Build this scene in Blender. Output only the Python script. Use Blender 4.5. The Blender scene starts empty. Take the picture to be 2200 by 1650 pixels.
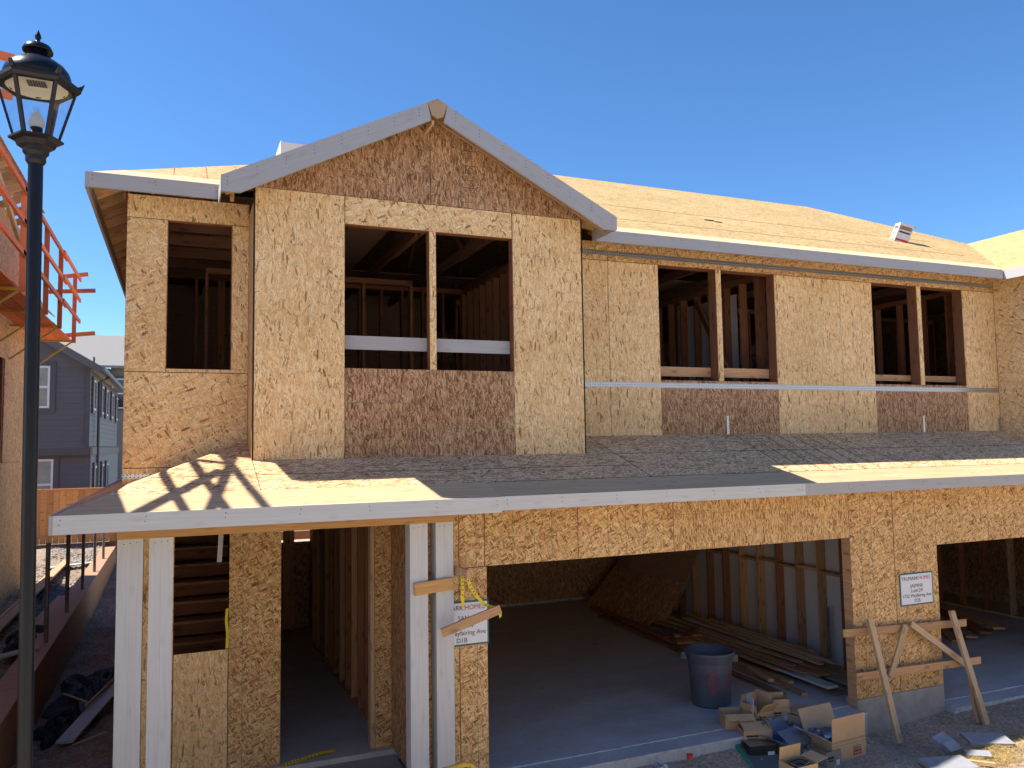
import bpy, bmesh, math, random
from mathutils import Vector, Matrix
random.seed(7)
S = bpy.context.scene
C = S.collection
R = math.radians
PI = math.pi

# ------------------------------------------------------------------ camera
cam = bpy.data.cameras.new('camera'); camo = bpy.data.objects.new('camera', cam); C.objects.link(camo)
cam.sensor_width = 36; cam.lens = 28.11; cam.clip_end = 2000; cam.clip_start = .05
yaw, pitch, roll = .394224, .0732687, .0152834
fw = Vector((math.sin(yaw)*math.cos(pitch), math.cos(yaw)*math.cos(pitch), math.sin(pitch)))
rt = Vector((math.cos(yaw), -math.sin(yaw), 0)); dn = fw.cross(rt)
r2 = rt*math.cos(roll)+dn*math.sin(roll); d2 = -rt*math.sin(roll)+dn*math.cos(roll)
m = Matrix((r2, -d2, -fw)).transposed().to_4x4(); m.translation = Vector((0, 0, 3.45))
camo.matrix_world = m
S.camera = camo
# ------------------------------------------------------------------ light
SD = Vector((.65, -.28, -1.0)).normalized()          # the way the sunlight travels
elev = math.asin(-SD.z); az = math.atan2(-SD.x, -SD.y)
w = bpy.data.worlds.new('World'); S.world = w; w.use_nodes = True
nt = w.node_tree
sky = nt.nodes.new('ShaderNodeTexSky'); sky.sky_type = 'NISHITA'; sky.sun_disc = False
sky.sun_elevation = elev; sky.sun_rotation = az; sky.altitude = 1500; sky.air_density = 1.0; sky.dust_density = 0; sky.ozone_density = 6
bg = nt.nodes['Background']; bg.inputs[1].default_value = .10
hs_ = nt.nodes.new('ShaderNodeHueSaturation'); hs_.inputs['Saturation'].default_value = 1.13; nt.links.new(sky.outputs[0], hs_.inputs['Color']); nt.links.new(hs_.outputs[0], bg.inputs[0])
sl = bpy.data.lights.new('sun', 'SUN'); sl.energy = 4.5; sl.angle = R(.5); sl.color = (1, .93, .82)
so = bpy.data.objects.new('sun', sl); C.objects.link(so)
so.rotation_euler = SD.to_track_quat('-Z', 'Y').to_euler()
S.view_settings.view_transform = 'Standard'; S.view_settings.look = 'None'; S.view_settings.exposure = 1.1; S.view_settings.gamma = 1
S.cycles.max_bounces = 8; S.cycles.diffuse_bounces = 3; S.cycles.caustics_reflective = False; S.cycles.caustics_refractive = False

# ------------------------------------------------------------------ materials
def NT(name, rough=.8, metal=0, spec=.3):
    mt = bpy.data.materials.new(name); mt.use_nodes = True
    n = mt.node_tree; b = n.nodes['Principled BSDF']
    b.inputs['Roughness'].default_value = rough; b.inputs['Metallic'].default_value = metal
    b.inputs['Specular IOR Level'].default_value = spec
    return mt, n, b
def N(n, t, **k):
    o = n.nodes.new(t)
    for a, v in k.items(): setattr(o, a, v)
    return o
def setin(o, **k):
    for a, v in k.items(): o.inputs[a.replace('_', ' ')].default_value = v
    return o
def ramp(n, fac, stops, interp='LINEAR'):
    r = N(n, 'ShaderNodeValToRGB'); cr = r.color_ramp; cr.interpolation = interp
    while len(cr.elements) < len(stops): cr.elements.new(.5)
    for e, (p, c) in zip(cr.elements, stops): e.position = p; e.color = (*c, 1)
    n.links.new(fac, r.inputs[0]); return r.outputs[0]
def mix(n, fac, a, b, mode='MIX'):
    o = N(n, 'ShaderNodeMix', data_type='RGBA', blend_type=mode)
    for s, i in ((fac, 0), (a, 6), (b, 7)):
        if hasattr(s, 'links'): n.links.new(s, o.inputs[i])
        elif i == 0: o.inputs[0].default_value = s
        else: o.inputs[i].default_value = (*s, 1)
    return o.outputs[2]
def fmix(n, fac, a, b):
    o = N(n, 'ShaderNodeMix', data_type='FLOAT')
    for s, i in ((fac, 0), (a, 2), (b, 3)):
        if hasattr(s, 'links'): n.links.new(s, o.inputs[i])
        else: o.inputs[i].default_value = s
    return o.outputs[0]
def math_(n, op, a, b=0):
    o = N(n, 'ShaderNodeMath', operation=op)
    for s, i in ((a, 0), (b, 1)):
        if hasattr(s, 'links'): n.links.new(s, o.inputs[i])
        else: o.inputs[i].default_value = s
    return o.outputs[0]
def vscale(n, v, s):
    o = N(n, 'ShaderNodeVectorMath', operation='MULTIPLY'); n.links.new(v, o.inputs[0]); o.inputs[1].default_value = s
    return o.outputs[0]
def uvnode(n): return N(n, 'ShaderNodeUVMap', uv_map='UV').outputs[0]
def noise(n, v, scale, detail=3, rough=.55):
    o = N(n, 'ShaderNodeTexNoise'); n.links.new(v, o.inputs['Vector']); setin(o, Scale=scale, Detail=detail, Roughness=rough); return o
def bump(n, b, h, st=.3, d=.01):
    o = N(n, 'ShaderNodeBump'); n.links.new(h, o.inputs['Height']); setin(o, Strength=st, Distance=d); n.links.new(o.outputs[0], b.inputs['Normal'])

def osb(name, stops, angs, L=.13, W=.02, dark=.75, darkc=(.10, .05, .025), speck=.70, tint=(1, 1, 1)):
    mt, n, b = NT(name, .75)
    uv = uvnode(n)
    ns = noise(n, uv, 5, 1)
    o = N(n, 'ShaderNodeVectorMath', operation='MULTIPLY_ADD'); n.links.new(ns.outputs['Color'], o.inputs[0]); o.inputs[1].default_value = (.03, .03, 0); n.links.new(uv, o.inputs[2])
    uvd = o.outputs[0]
    val = None; edge = None
    for i, a in enumerate(angs):
        vr = N(n, 'ShaderNodeVectorRotate', rotation_type='Z_AXIS'); n.links.new(uvd, vr.inputs['Vector']); vr.inputs['Angle'].default_value = a
        f = (1, .8, 1.25, .7, 1.1, .6, .9)[i % 7]
        mp = N(n, 'ShaderNodeVectorMath', operation='MULTIPLY_ADD'); n.links.new(vr.outputs[0], mp.inputs[0]); mp.inputs[1].default_value = (1/(W*f), 1/(L*f), 1); mp.inputs[2].default_value = (i*7.3, i*3.1, 0)
        v = N(n, 'ShaderNodeTexVoronoi', voronoi_dimensions='2D', distance='EUCLIDEAN'); n.links.new(mp.outputs[0], v.inputs['Vector']); setin(v, Scale=1, Randomness=1)
        sp = N(n, 'ShaderNodeSeparateColor'); n.links.new(v.outputs['Color'], sp.inputs[0])
        # a flake is the middle of its cell; flakes of later layers lie on top
        if val is None: val = sp.outputs[0]; edge = v.outputs['Distance']
        else:
            mk = math_(n, 'MULTIPLY', math_(n, 'GREATER_THAN', sp.outputs[1], .6), math_(n, 'LESS_THAN', v.outputs['Distance'], .5))
            val = fmix(n, mk, val, sp.outputs[0]); edge = fmix(n, mk, edge, v.outputs['Distance'])
    col = ramp(n, val, stops)
    col = mix(n, 1, col, ramp(n, edge, [(.38, (1, 1, 1)), (.49, (.66, .6, .54)), (.6, (.95, .93, .9))]), 'MULTIPLY')
    fine = noise(n, vscale(n, uvd, (110, 18, 1)), 1, 2)
    col = mix(n, .5, col, ramp(n, fine.outputs[0], [(.25, (.78, .76, .73)), (.75, (1.34, 1.31, 1.24))]), 'MULTIPLY')
    dk = noise(n, vscale(n, uvd, (55, 38, 1)), 1, 2, .6)
    col = mix(n, ramp(n, dk.outputs[0], [(speck-.02, (0, 0, 0)), (speck+.03, (dark,)*3)]), col, darkc)
    big = noise(n, uv, .9, 2)
    col = mix(n, 1, col, ramp(n, big.outputs[0], [(.3, (1.0*tint[0], .98*tint[1], .92*tint[2])), (.7, (1.16*tint[0], 1.17*tint[1], 1.17*tint[2]))]), 'MULTIPLY')
    n.links.new(col, b.inputs['Base Color'])
    bump(n, b, val, .25, .002)
    return mt
A_V = [0.1, 1.3, -.5, .6, -.9, .22, -.25, .05]; A_M = [.3, 1.5, -.7, 2.1, .9, -.3, 2.6, 1.2]; A_H = [1.5, 1.2, 1.9, .8, 2.3, 1.6, 1.4]
pale = [(0, (.22, .11, .05)), (.04, (.36, .21, .10)), (.09, (.58, .39, .20)), (.4, (.68, .47, .235)), (.7, (.74, .54, .30)), (.9, (.80, .62, .38)), (1, (.62, .47, .31))]
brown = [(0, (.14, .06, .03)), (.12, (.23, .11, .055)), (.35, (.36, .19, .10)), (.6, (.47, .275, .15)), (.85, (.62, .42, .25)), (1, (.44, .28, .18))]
gold = [(0, (.17, .07, .03)), (.12, (.31, .15, .065)), (.3, (.50, .28, .12)), (.6, (.62, .38, .175)), (.88, (.74, .52, .28)), (1, (.58, .40, .22))]
pale0 = pale
pale = [(p, (min(.92, c[0]*1.24), min(.82, c[1]*1.18), c[2]*1.12)) for p, c in pale]
gold = [(p, (min(.88, c[0]*1.12), min(.8, c[1]*1.14), c[2]*1.10)) for p, c in gold]
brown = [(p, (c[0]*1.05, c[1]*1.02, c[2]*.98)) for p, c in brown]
M = {}
M['osb_pale'] = osb('osb_pale', pale, A_V)
M['osb_pale2'] = osb('osb_pale_weathered', pale, A_M, L=.11, W=.026)
M['osb_brown'] = osb('osb_brown', brown, A_V, L=.10, W=.017)
M['osb_gold'] = osb('osb_gold', gold, A_M, L=.085, W=.017)
M['osb_goldv'] = osb('osb_gold_vertical', gold, A_V, L=.09, W=.015)
M['osb_roof'] = osb('osb_roof', [(p, (c[0]*.70, c[1]*.70, c[2]*.60)) for p, c in pale0], A_H, L=.13, W=.024)
M['osb_low'] = osb('osb_low_roof', [(0, (.22, .11, .05)), (.2, (.52, .30, .155)), (.6, (.78, .51, .28)), (.9, (.90, .68, .42)), (1, (.74, .54, .35))], [.9, 1.4, 2.1, .5, 1.7, 1.2], L=.12, W=.022)

def wood(name, c1, c2, knot=.55, gs=1, rough=.7, vary=.22):
    mt, n, b = NT(name, rough)
    uv = uvnode(n)
    d = noise(n, vscale(n, uv, (1.2, 6, 1)), 1, 2)
    o = N(n, 'ShaderNodeVectorMath', operation='MULTIPLY_ADD'); n.links.new(d.outputs['Color'], o.inputs[0]); o.inputs[1].default_value = (0, .08, 0); n.links.new(uv, o.inputs[2])
    g = noise(n, vscale(n, o.outputs[0], (2.2*gs, 75*gs, 1)), 1, 4, .6)
    col = ramp(n, g.outputs[0], [(.3, c1), (.7, c2)])
    v = N(n, 'ShaderNodeTexVoronoi', voronoi_dimensions='2D'); n.links.new(vscale(n, uv, (2.2, 6, 1)), v.inputs['Vector']); setin(v, Scale=1)
    col = mix(n, ramp(n, v.outputs['Distance'], [(.05, (knot,)*3), (.16, (0, 0, 0))]), col, (c1[0]*.35, c1[1]*.3, c1[2]*.25))
    oi = N(n, 'ShaderNodeObjectInfo'); r = N(n, 'ShaderNodeMapRange'); n.links.new(oi.outputs['Random'], r.inputs[0]); r.inputs[3].default_value = 1-vary; r.inputs[4].default_value = 1+vary
    col = mix(n, 1, col, r.outputs[0], 'MULTIPLY')
    n.links.new(col, b.inputs['Base Color']); bump(n, b, g.outputs[0], .2, .001)
    return mt
M['fir'] = wood('fir_lumber', (.44, .225, .10), (.66, .40, .21))
M['fir_red'] = wood('reddish_lumber', (.26, .10, .045), (.40, .18, .09))
M['fir_shaded'] = wood('shade_darkened_lumber', (.13, .055, .03), (.22, .10, .055))  # fir copy with the dim upstairs shade put into its colour
M['fir_pale'] = wood('pale_lumber', (.50, .33, .18), (.66, .47, .28))
M['beam'] = wood('orange_beam', (.50, .25, .08), (.68, .40, .16), .3)
M['cedar'] = wood('cedar_fence', (.58, .24, .07), (.78, .38, .14), .6)
M['ply'] = wood('plywood_strip', (.62, .39, .20), (.80, .57, .34), .25, .45)
M['primed'] = wood('primed_trim', (.42, .405, .395), (.47, .455, .445), .12, .7, .6, .03)
M['primedw'] = wood('primed_post', (.60, .59, .56), (.69, .68, .65), .12, .6, .6, .05)
M['formwood'] = wood('form_board', (.28, .16, .10), (.44, .28, .18), .3)
M['orange'] = wood('orange_painted_wood', (.66, .15, .055), (.82, .26, .10), .3, vary=.3)
def flat(name, c, rough=.6, metal=0, var=.12, sc=8, bmp=0, spec=.4):
    mt, n, b = NT(name, rough, metal, spec)
    t = N(n, 'ShaderNodeTexCoord')
    ns = noise(n, t.outputs['Object'], sc, 5, .6)
    col = mix(n, 1, c, ramp(n, ns.outputs[0], [(.25, (1-var,)*3), (.75, (1+var,)*3)]), 'MULTIPLY')
    n.links.new(col, b.inputs['Base Color'])
    if bmp: bump(n, b, ns.outputs[0], bmp, .02)
    return mt
M['lampblack'] = flat('black_enamel', (.006, .008, .013), .3, 0, .2, 20, spec=.3)
M['dark'] = flat('dark_metal', (.015, .013, .012), .45, 0, .3, 30)
M['white'] = flat('white_paint', (.75, .75, .74), .5, 0, .05)
M['cream'] = flat('cream_reflector', (.85, .78, .62), .4, 0, .04)
M['frost'] = flat('frosted_glass', (.72, .72, .70), .35, 0, .05)
M['drywall'] = flat('drywall', (.66, .66, .67), .85, 0, .06, 3)
M['concrete'] = flat('concrete', (.36, .35, .34), .75, 0, .22, 2.2, .1)
M['slab'] = flat('smooth_slab', (.40, .39, .38), .38, 0, .25, 1.4, .03)
M['slabline'] = flat('slab_edge', (.55, .55, .55), .7, 0, .3, 9)
M['stem'] = flat('stem_wall_concrete', (.40, .37, .33), .85, 0, .25, 6, .3)
M['siding'] = flat('grey_siding', (.125, .12, .13), .6, 0, .05, 3)
M['siding2'] = flat('grey_green_siding', (.17, .19, .19), .6, 0, .05, 3)
M['trimg'] = flat('dark_grey_trim', (.09, .09, .10), .55, 0, .05)
M['shingle'] = flat('grey_shingles', (.24, .23, .22), .9, 0, .35, 30, .4)
M['black'] = flat('black_plastic_sheet', (.014, .013, .013), .65, 0, .4, 6)
M['can'] = flat('grey_blue_bin', (.10, .11, .13), .5, 0, .2, 5)
M['pink'] = flat('pink_spray', (.30, .045, .08), .7)
M['steel'] = flat('grey_steel_post', (.20, .19, .18), .5, .6, .3, 12)
M['card'] = flat('cardboard', (.58, .38, .21), .8, 0, .10, 6)
M['cardlight'] = flat('cardboard_light', (.62, .42, .2), .8, 0, .06, 6)
M['carddark'] = flat('cardboard_brown', (.32, .21, .13), .8, 0, .15, 6)
M['cardblack'] = flat('black_printed_card', (.03, .028, .025), .6, 0, .3, 10)
M['cardwhite'] = flat('white_card', (.68, .68, .72), .6, 0, .05)
M['cardblue'] = flat('grey_blue_card', (.15, .18, .235), .7, 0, .1)
M['cardolive'] = flat('grey_green_card', (.24, .24, .20), .7, 0, .1)
M['red'] = flat('red_print', (.55, .05, .05), .6)
M['ink'] = flat('dark_ink', (.03, .03, .04), .7)
M['signw'] = flat('sign_white', (.80, .82, .86), .5, 0, .02)
M['signg'] = flat('sign_green_edge', (.03, .14, .15), .5)
M['greentape'] = flat('green_edge', (.03, .30, .17), .5, 0, .3, 20)
M['olivebrd'] = flat('grey_board', (.13, .14, .13), .7, 0, .2)
M['nail'] = flat('green_guide_line', (.08, .22, .11), .8)
M['yellow'] = flat('yellow_tape', (.85, .65, .02), .5)
M['yellowp'] = flat('yellow_painted_tube', (.62, .42, .05), .45, 0, .2, 15)
M['redcup'] = flat('red_plastic', (.85, .06, .02), .4)
M['plasticbag'] = flat('pale_plastic', (.60, .66, .78), .35)
M['foam'] = flat('grey_board_scrap', (.30, .31, .33), .75, 0, .12)
M['rock'] = flat('grey_stone', (.33, .32, .30), .9, 0, .25, 20)
M['bracket'] = flat('galvanised_bracket', (.50, .55, .60), .3, .85, .2, 30)
M['straw'] = flat('dry_straw', (.42, .29, .10), .8, 0, .5, 9)
M['stucco'] = flat('pale_stucco', (.74, .66, .55), .9, 0, .05, 5)
M['pane'] = flat('window_pane', (.03, .04, .05), .08, 0, .1, 3, spec=.8)
M['panec'] = flat('curtained_pane', (.30, .31, .28), .25, 0, .2, 3)

def slabmat():
    mt, n, b = NT('smooth_slab', .4)
    t = N(n, 'ShaderNodeTexCoord').outputs['Object']
    n1 = noise(n, vscale(n, t, (.8, 1.6, 1)), 1.2, 6, .65); n2 = noise(n, vscale(n, t, (3, 11, 1)), 1.5, 4, .7)
    n2.inputs['Distortion'].default_value = 2.5
    col = ramp(n, n1.outputs[0], [(.3, (.44, .43, .41)), (.5, (.54, .53, .51)), (.7, (.63, .62, .59))])
    col = mix(n, .6, col, ramp(n, n2.outputs[0], [(.25, (.72, .72, .72)), (.5, (1, 1, 1)), (.75, (1.2, 1.2, 1.2))]), 'MULTIPLY')
    st = noise(n, t, 3.1, 3, .5); col = mix(n, ramp(n, st.outputs[0], [(.66, (0, 0, 0)), (.74, (.6, .6, .6))]), col, (.26, .25, .24))
    n.links.new(col, b.inputs['Base Color']); bump(n, b, n2.outputs[0], .05, .01)
    n.links.new(ramp(n, n1.outputs[0], [(.3, (.3, .3, .3)), (.7, (.6, .6, .6))]), b.inputs['Roughness']); return mt
M['slab'] = slabmat()
def strapmat():
    mt, n, b = NT('galvanised_strap', .3, .9)
    uv = uvnode(n)
    v = N(n, 'ShaderNodeTexVoronoi', voronoi_dimensions='2D'); n.links.new(vscale(n, uv, (26, 34, 1)), v.inputs['Vector']); setin(v, Scale=1, Randomness=.25)
    col = ramp(n, v.outputs['Distance'], [(.16, (.03, .04, .05)), (.22, (.62, .68, .74))])
    n.links.new(col, b.inputs['Base Color']); ns = noise(n, uv, 14, 2); bump(n, b, ns.outputs[0], .35, .01)
    return mt
M['strap'] = strapmat()
def glass():
    mt = bpy.data.materials.new('clear_glass'); mt.use_nodes = True; n = mt.node_tree
    n.nodes.remove(n.nodes['Principled BSDF'])
    t = N(n, 'ShaderNodeBsdfTransparent'); g = N(n, 'ShaderNodeBsdfGlossy'); g.inputs['Roughness'].default_value = .03
    mx = N(n, 'ShaderNodeMixShader'); mx.inputs[0].default_value = .07; n.links.new(t.outputs[0], mx.inputs[1]); n.links.new(g.outputs[0], mx.inputs[2])
    t.inputs[0].default_value = (.93, .95, .96, 1)
    n.links.new(mx.outputs[0], n.nodes['Material Output'].inputs[0]); return mt
M['glass'] = glass()
def dirt(name, a, b_, c):
    mt, n, b = NT(name, .95, spec=.1)
    t = N(n, 'ShaderNodeTexCoord').outputs['Object']
    n1 = noise(n, t, 1.3, 6, .7); n2 = noise(n, t, 22, 5, .75)
    col = ramp(n, n1.outputs[0], [(.3, a), (.55, b_), (.75, c)])
    col = mix(n, .8, col, ramp(n, n2.outputs[0], [(.32, (.35, .34, .33)), (.5, (1, 1, 1)), (.68, (1.6, 1.55, 1.5))]), 'MULTIPLY')
    n.links.new(col, b.inputs['Base Color']); bump(n, b, n2.outputs[0], .9, .04); return mt
M['dirt'] = dirt('gravelly_dirt', (.42, .32, .225), (.52, .40, .29), (.60, .48, .36))
M['dirt_brown'] = dirt('brown_dirt', (.26, .195, .145), (.36, .275, .205), (.46, .37, .28))
def asphalt_():
    return flat('pale_concrete_road', (.52, .47, .40), .9, 0, .1, 2)
M['road'] = asphalt_()

# ------------------------------------------------------------------ mesh builder
class MB:
    def __init__(s): s.v = []; s.f = []; s.uv = []; s.mi = []; s.mats = []; s.smooth = []
    def mi_(s, m):
        if m not in s.mats: s.mats.append(m)
        return s.mats.index(m)
    def poly(s, pts, uvs, m, smooth=False):
        i = len(s.v); s.v += [tuple(p) for p in pts]; s.f.append(tuple(range(i, i+len(pts)))); s.uv.append([tuple(u) for u in uvs]); s.mi.append(s.mi_(m)); s.smooth.append(smooth); return s
    def obox(s, c, ax, ay, az, m, off=None):
        """box: centre, three half-axis vectors; U runs along ax"""
        c, ax, ay, az = Vector(c), Vector(ax), Vector(ay), Vector(az)
        if ax.cross(ay).dot(az) < 0: az = -az
        ou, ov = off or (random.random()*20, random.random()*20)
        X, Y, Z = ax.length, ay.length, az.length
        P = lambda i, j, k: c+ax*i+ay*j+az*k
        for q in (((1, -1, -1), (1, 1, -1), (1, 1, 1), (1, -1, 1), 'yz'), ((-1, 1, -1), (-1, -1, -1), (-1, -1, 1), (-1, 1, 1), 'yz'),
                  ((1, 1, -1), (-1, 1, -1), (-1, 1, 1), (1, 1, 1), 'xz'), ((-1, -1, -1), (1, -1, -1), (1, -1, 1), (-1, -1, 1), 'xz'),
                  ((-1, -1, 1), (1, -1, 1), (1, 1, 1), (-1, 1, 1), 'xy'), ((-1, 1, -1), (1, 1, -1), (1, -1, -1), (-1, -1, -1), 'xy')):
            k = q[4]
            uv = []
            for (i, j, l) in q[:4]:
                d = {'x': i*X, 'y': j*Y, 'z': l*Z}
                a, b2 = d[k[0]], d[k[1]]
                if k == 'xy': b2 += 3.3
                uv.append((ou+a, ov+b2))
            s.poly([P(*t) for t in q[:4]], uv, m)
        return s
    def box(s, x0, x1, y0, y1, z0, z1, m, off=None):
        """axis box for sheets: U horizontal, V vertical"""
        c = ((x0+x1)/2, (y0+y1)/2, (z0+z1)/2)
        if off is None: off = (random.random()*20, random.random()*20)
        c = Vector(c); a = (x1-x0)/2; b = (y1-y0)/2; d = (z1-z0)/2
        V = lambda i, j, k: (c.x+i*a, c.y+j*b, c.z+k*d)
        ou, ov = off
        for q, ks in ((((-1, -1, -1), (1, -1, -1), (1, -1, 1), (-1, -1, 1)), (0, 2)), (((1, 1, -1), (-1, 1, -1), (-1, 1, 1), (1, 1, 1)), (0, 2)),
                      (((1, -1, -1), (1, 1, -1), (1, 1, 1), (1, -1, 1)), (1, 2)), (((-1, 1, -1), (-1, -1, -1), (-1, -1, 1), (-1, 1, 1)), (1, 2)),
                      (((-1, -1, 1), (1, -1, 1), (1, 1, 1), (-1, 1, 1)), (0, 1)), (((-1, 1, -1), (1, 1, -1), (1, -1, -1), (-1, -1, -1)), (0, 1))):
            p = [V(*t) for t in q]
            s.poly(p, [(ou+t[ks[0]], ov+t[ks[1]]) for t in p], m)
        return s
    def beam(s, p, q, w, h, m, up=(0, 0, 1)):
        p, q = Vector(p), Vector(q); a = (q-p); c = (p+q)/2; up = Vector(up)
        sd = a.cross(up)
        if sd.length < 1e-6: sd = a.cross(Vector((0, 1, 0)))
        sd.normalize(); t = sd.cross(a).normalized()
        return s.obox(c, a/2, sd*(w/2), t*(h/2), m)
    def prism(s, pts, vec, m, u=(1, 0, 0), off=None, ms=None):
        """flat polygon pts extruded by vec; ms = material of side faces"""
        pts = [Vector(p) for p in pts]; vec = Vector(vec); u = Vector(u).normalized()
        nrm = Vector((0, 0, 0))
        for i in range(len(pts)): nrm += (pts[i]-pts[0]).cross(pts[(i+1) % len(pts)]-pts[0])
        nrm.normalize(); vv = nrm.cross(u).normalized()
        if vv.z < 0 or (abs(vv.z) < 1e-6 and vv.y < 0): vv = -vv
        ou, ov = off or (random.random()*20, random.random()*20)
        U = lambda p: (ou+p.dot(u), ov+p.dot(vv))
        if nrm.dot(vec) > 0: pts = pts[::-1]
        s.poly(pts, [U(p) for p in pts], m)
        b = [p+vec for p in pts][::-1]; s.poly(b, [U(p) for p in b], m)
        for i in range(len(pts)):
            p, q = pts[i], pts[(i+1) % len(pts)]
            L = (q-p).length; T = vec.length
            s.poly([q, p, p+vec, q+vec], [(ou+L, ov), (ou, ov), (ou, ov+T), (ou+L, ov+T)], ms or m)
        return s
    def lathe(s, cx, cy, prof, m, n=24, smooth=True, a0=0, a1=2*PI, tilt=None):
        for (r0, z0), (r1, z1) in zip(prof, prof[1:]):
            for i in range(n):
                A, B = a0+(a1-a0)*i/n, a0+(a1-a0)*(i+1)/n
                P = lambda r, z, t: (cx+r*math.cos(t), cy+r*math.sin(t), z)
                q = [P(r0, z0, A), P(r0, z0, B), P(r1, z1, B), P(r1, z1, A)]
                if r0 < 1e-5: q = [q[0], q[2], q[3]]
                elif r1 < 1e-5: q = [q[0], q[1], q[2]]
                s.poly(q, [(A*.1, z0), (B*.1, z0), (B*.1, z1), (A*.1, z1)][:len(q)], m, smooth)
        return s
    def tube(s, pts, r, m, n=10, smooth=True):
        pts = [Vector(p) for p in pts]
        rings = []
        for i, p in enumerate(pts):
            d = (pts[min(i+1, len(pts)-1)]-pts[max(i-1, 0)]).normalized()
            a = d.cross(Vector((0, 0, 1)))
            if a.length < .1: a = d.cross(Vector((1, 0, 0)))
            a.normalize(); b = d.cross(a)
            rr = r[i] if isinstance(r, (list, tuple)) else r
            rings.append([p+a*rr*math.cos(2*PI*k/n)+b*rr*math.sin(2*PI*k/n) for k in range(n)])
        L = 0
        for i in range(len(rings)-1):
            dl = (pts[i+1]-pts[i]).length
            for k in range(n):
                k2 = (k+1) % n
                s.poly([rings[i][k2], rings[i][k], rings[i+1][k], rings[i+1][k2]], [(L, k2/n*.1), (L, k/n*.1), (L+dl, k/n*.1), (L+dl, k2/n*.1)], m, smooth)
            L += dl
        s.poly(rings[0], [(0, 0)]*n, m); s.poly(rings[-1][::-1], [(0, 0)]*n, m)
        return s
    def build(s, name, parent=None, weld=False):
        me = bpy.data.meshes.new(name)
        if weld:
            idx = {}; nv = []; mp = []
            for p in s.v:
                k = tuple(round(c, 5) for c in p)
                if k not in idx: idx[k] = len(nv); nv.append(p)
                mp.append(idx[k])
            me.from_pydata(nv, [], [tuple(mp[i] for i in f) for f in s.f])
        else: me.from_pydata(s.v, [], s.f)
        for k in s.mats: me.materials.append(M[k])
        ul = me.uv_layers.new(name='UV'); li = 0
        for p, u, mi, sm in zip(me.polygons, s.uv, s.mi, s.smooth):
            p.material_index = mi; p.use_smooth = sm
            for j in range(p.loop_total): ul.data[p.loop_start+j].uv = u[j]
        me.update()
        o = bpy.data.objects.new(name, me); C.objects.link(o)
        if parent:
            o.parent = parent
            if parent.type == 'EMPTY' or True:
                o.matrix_parent_inverse = parent.matrix_world.inverted()
        return o
def thing(name, label, cat, loc=(0, 0, 0), group=None):
    o = bpy.data.objects.new(name, None); C.objects.link(o); o.location = loc; o.empty_display_size = .2
    bpy.context.view_layer.update()
    o['label'] = label; o['category'] = cat
    if group: o['group'] = group
    return o
def tag(o, label, cat, group=None):
    o['label'] = label; o['category'] = cat
    if group: o['group'] = group
    return o
def struct(o, kind='structure'): o['kind'] = kind; return o
def text(name, body, size, loc, parent, mat, rot=(PI/2, 0, 0), align='CENTER', sx=1, ext=.0006):
    cu = bpy.data.curves.new(name, 'FONT'); cu.body = body; cu.size = size; cu.align_x = align; cu.extrude = ext
    t = bpy.data.objects.new(name+'_c', cu); C.objects.link(t)
    bpy.context.view_layer.update()
    me = bpy.data.meshes.new_from_object(t.evaluated_get(bpy.context.evaluated_depsgraph_get()))
    bpy.data.objects.remove(t); bpy.data.curves.remove(cu)
    o = bpy.data.objects.new(name, me); C.objects.link(o); me.materials.clear(); me.materials.append(M[mat])
    o.location = loc; o.rotation_euler = rot; o.scale = (sx, 1, 1)
    if parent: bpy.context.view_layer.update(); o.parent = parent; o.matrix_parent_inverse = parent.matrix_world.inverted()
    return o

# ------------------------------------------------------------------ ground
def lerp(a, b, t): t = max(0, min(1, t)); t = t*t*(3-2*t); return a+(b-a)*t
def gh(x, y):
    if x < -.5: base = lerp(-.32, -.15, (y-6)/4)
    else:
        base = lerp(-.22, -.12, (y-7.3)/.5)
        if x > 7.6: base = lerp(base, -.34, (x-7.6)/.6)
        if x > 8.4: base = lerp(base, -.22, (x-8.5)/1.4)
        base = lerp(base, -.11, (7.05-y)/.45)
    return base
bumps = [(random.uniform(-4, 14), random.uniform(3, 12), random.uniform(.08, .4), random.uniform(-.02, .03)) for _ in range(500)]
def gh2(x, y):
    z = gh(x, y)
    for bx, by, r, h in bumps:
        d = (x-bx)**2+(y-by)**2
        if d < r*r*4: z += h*math.exp(-d/(r*r))
    return z
def grid_mesh(name, x0, x1, y0, y1, nx, ny, fn, mat):
    g = MB(); vs = [[(x0+(x1-x0)*i/nx, y0+(y1-y0)*j/ny, 0) for i in range(nx+1)] for j in range(ny+1)]
    vs = [[(p[0], p[1], fn(p[0], p[1])) for p in r] for r in vs]
    for j in range(ny):
        for i in range(nx):
            q = [vs[j][i], vs[j][i+1], vs[j+1][i+1], vs[j+1][i]]
            g.poly(q, [(p[0], p[1]) for p in q], mat, True)
    return g.build(name, weld=True)
far = MB()
X0, X1, Y0, Y1 = -6, 16, 3, 11
for a, b, c, d in ((-900, X0, -900, 900), (X1, 900, -900, 900), (X0, X1, -900, Y0), (X0, X1, Y1, 900)):
    q = [(a, c, -.62), (b, c, -.62), (b, d, -.62), (a, d, -.62)]
    far.poly(q, [(p[0], p[1]) for p in q], 'dirt')
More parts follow.
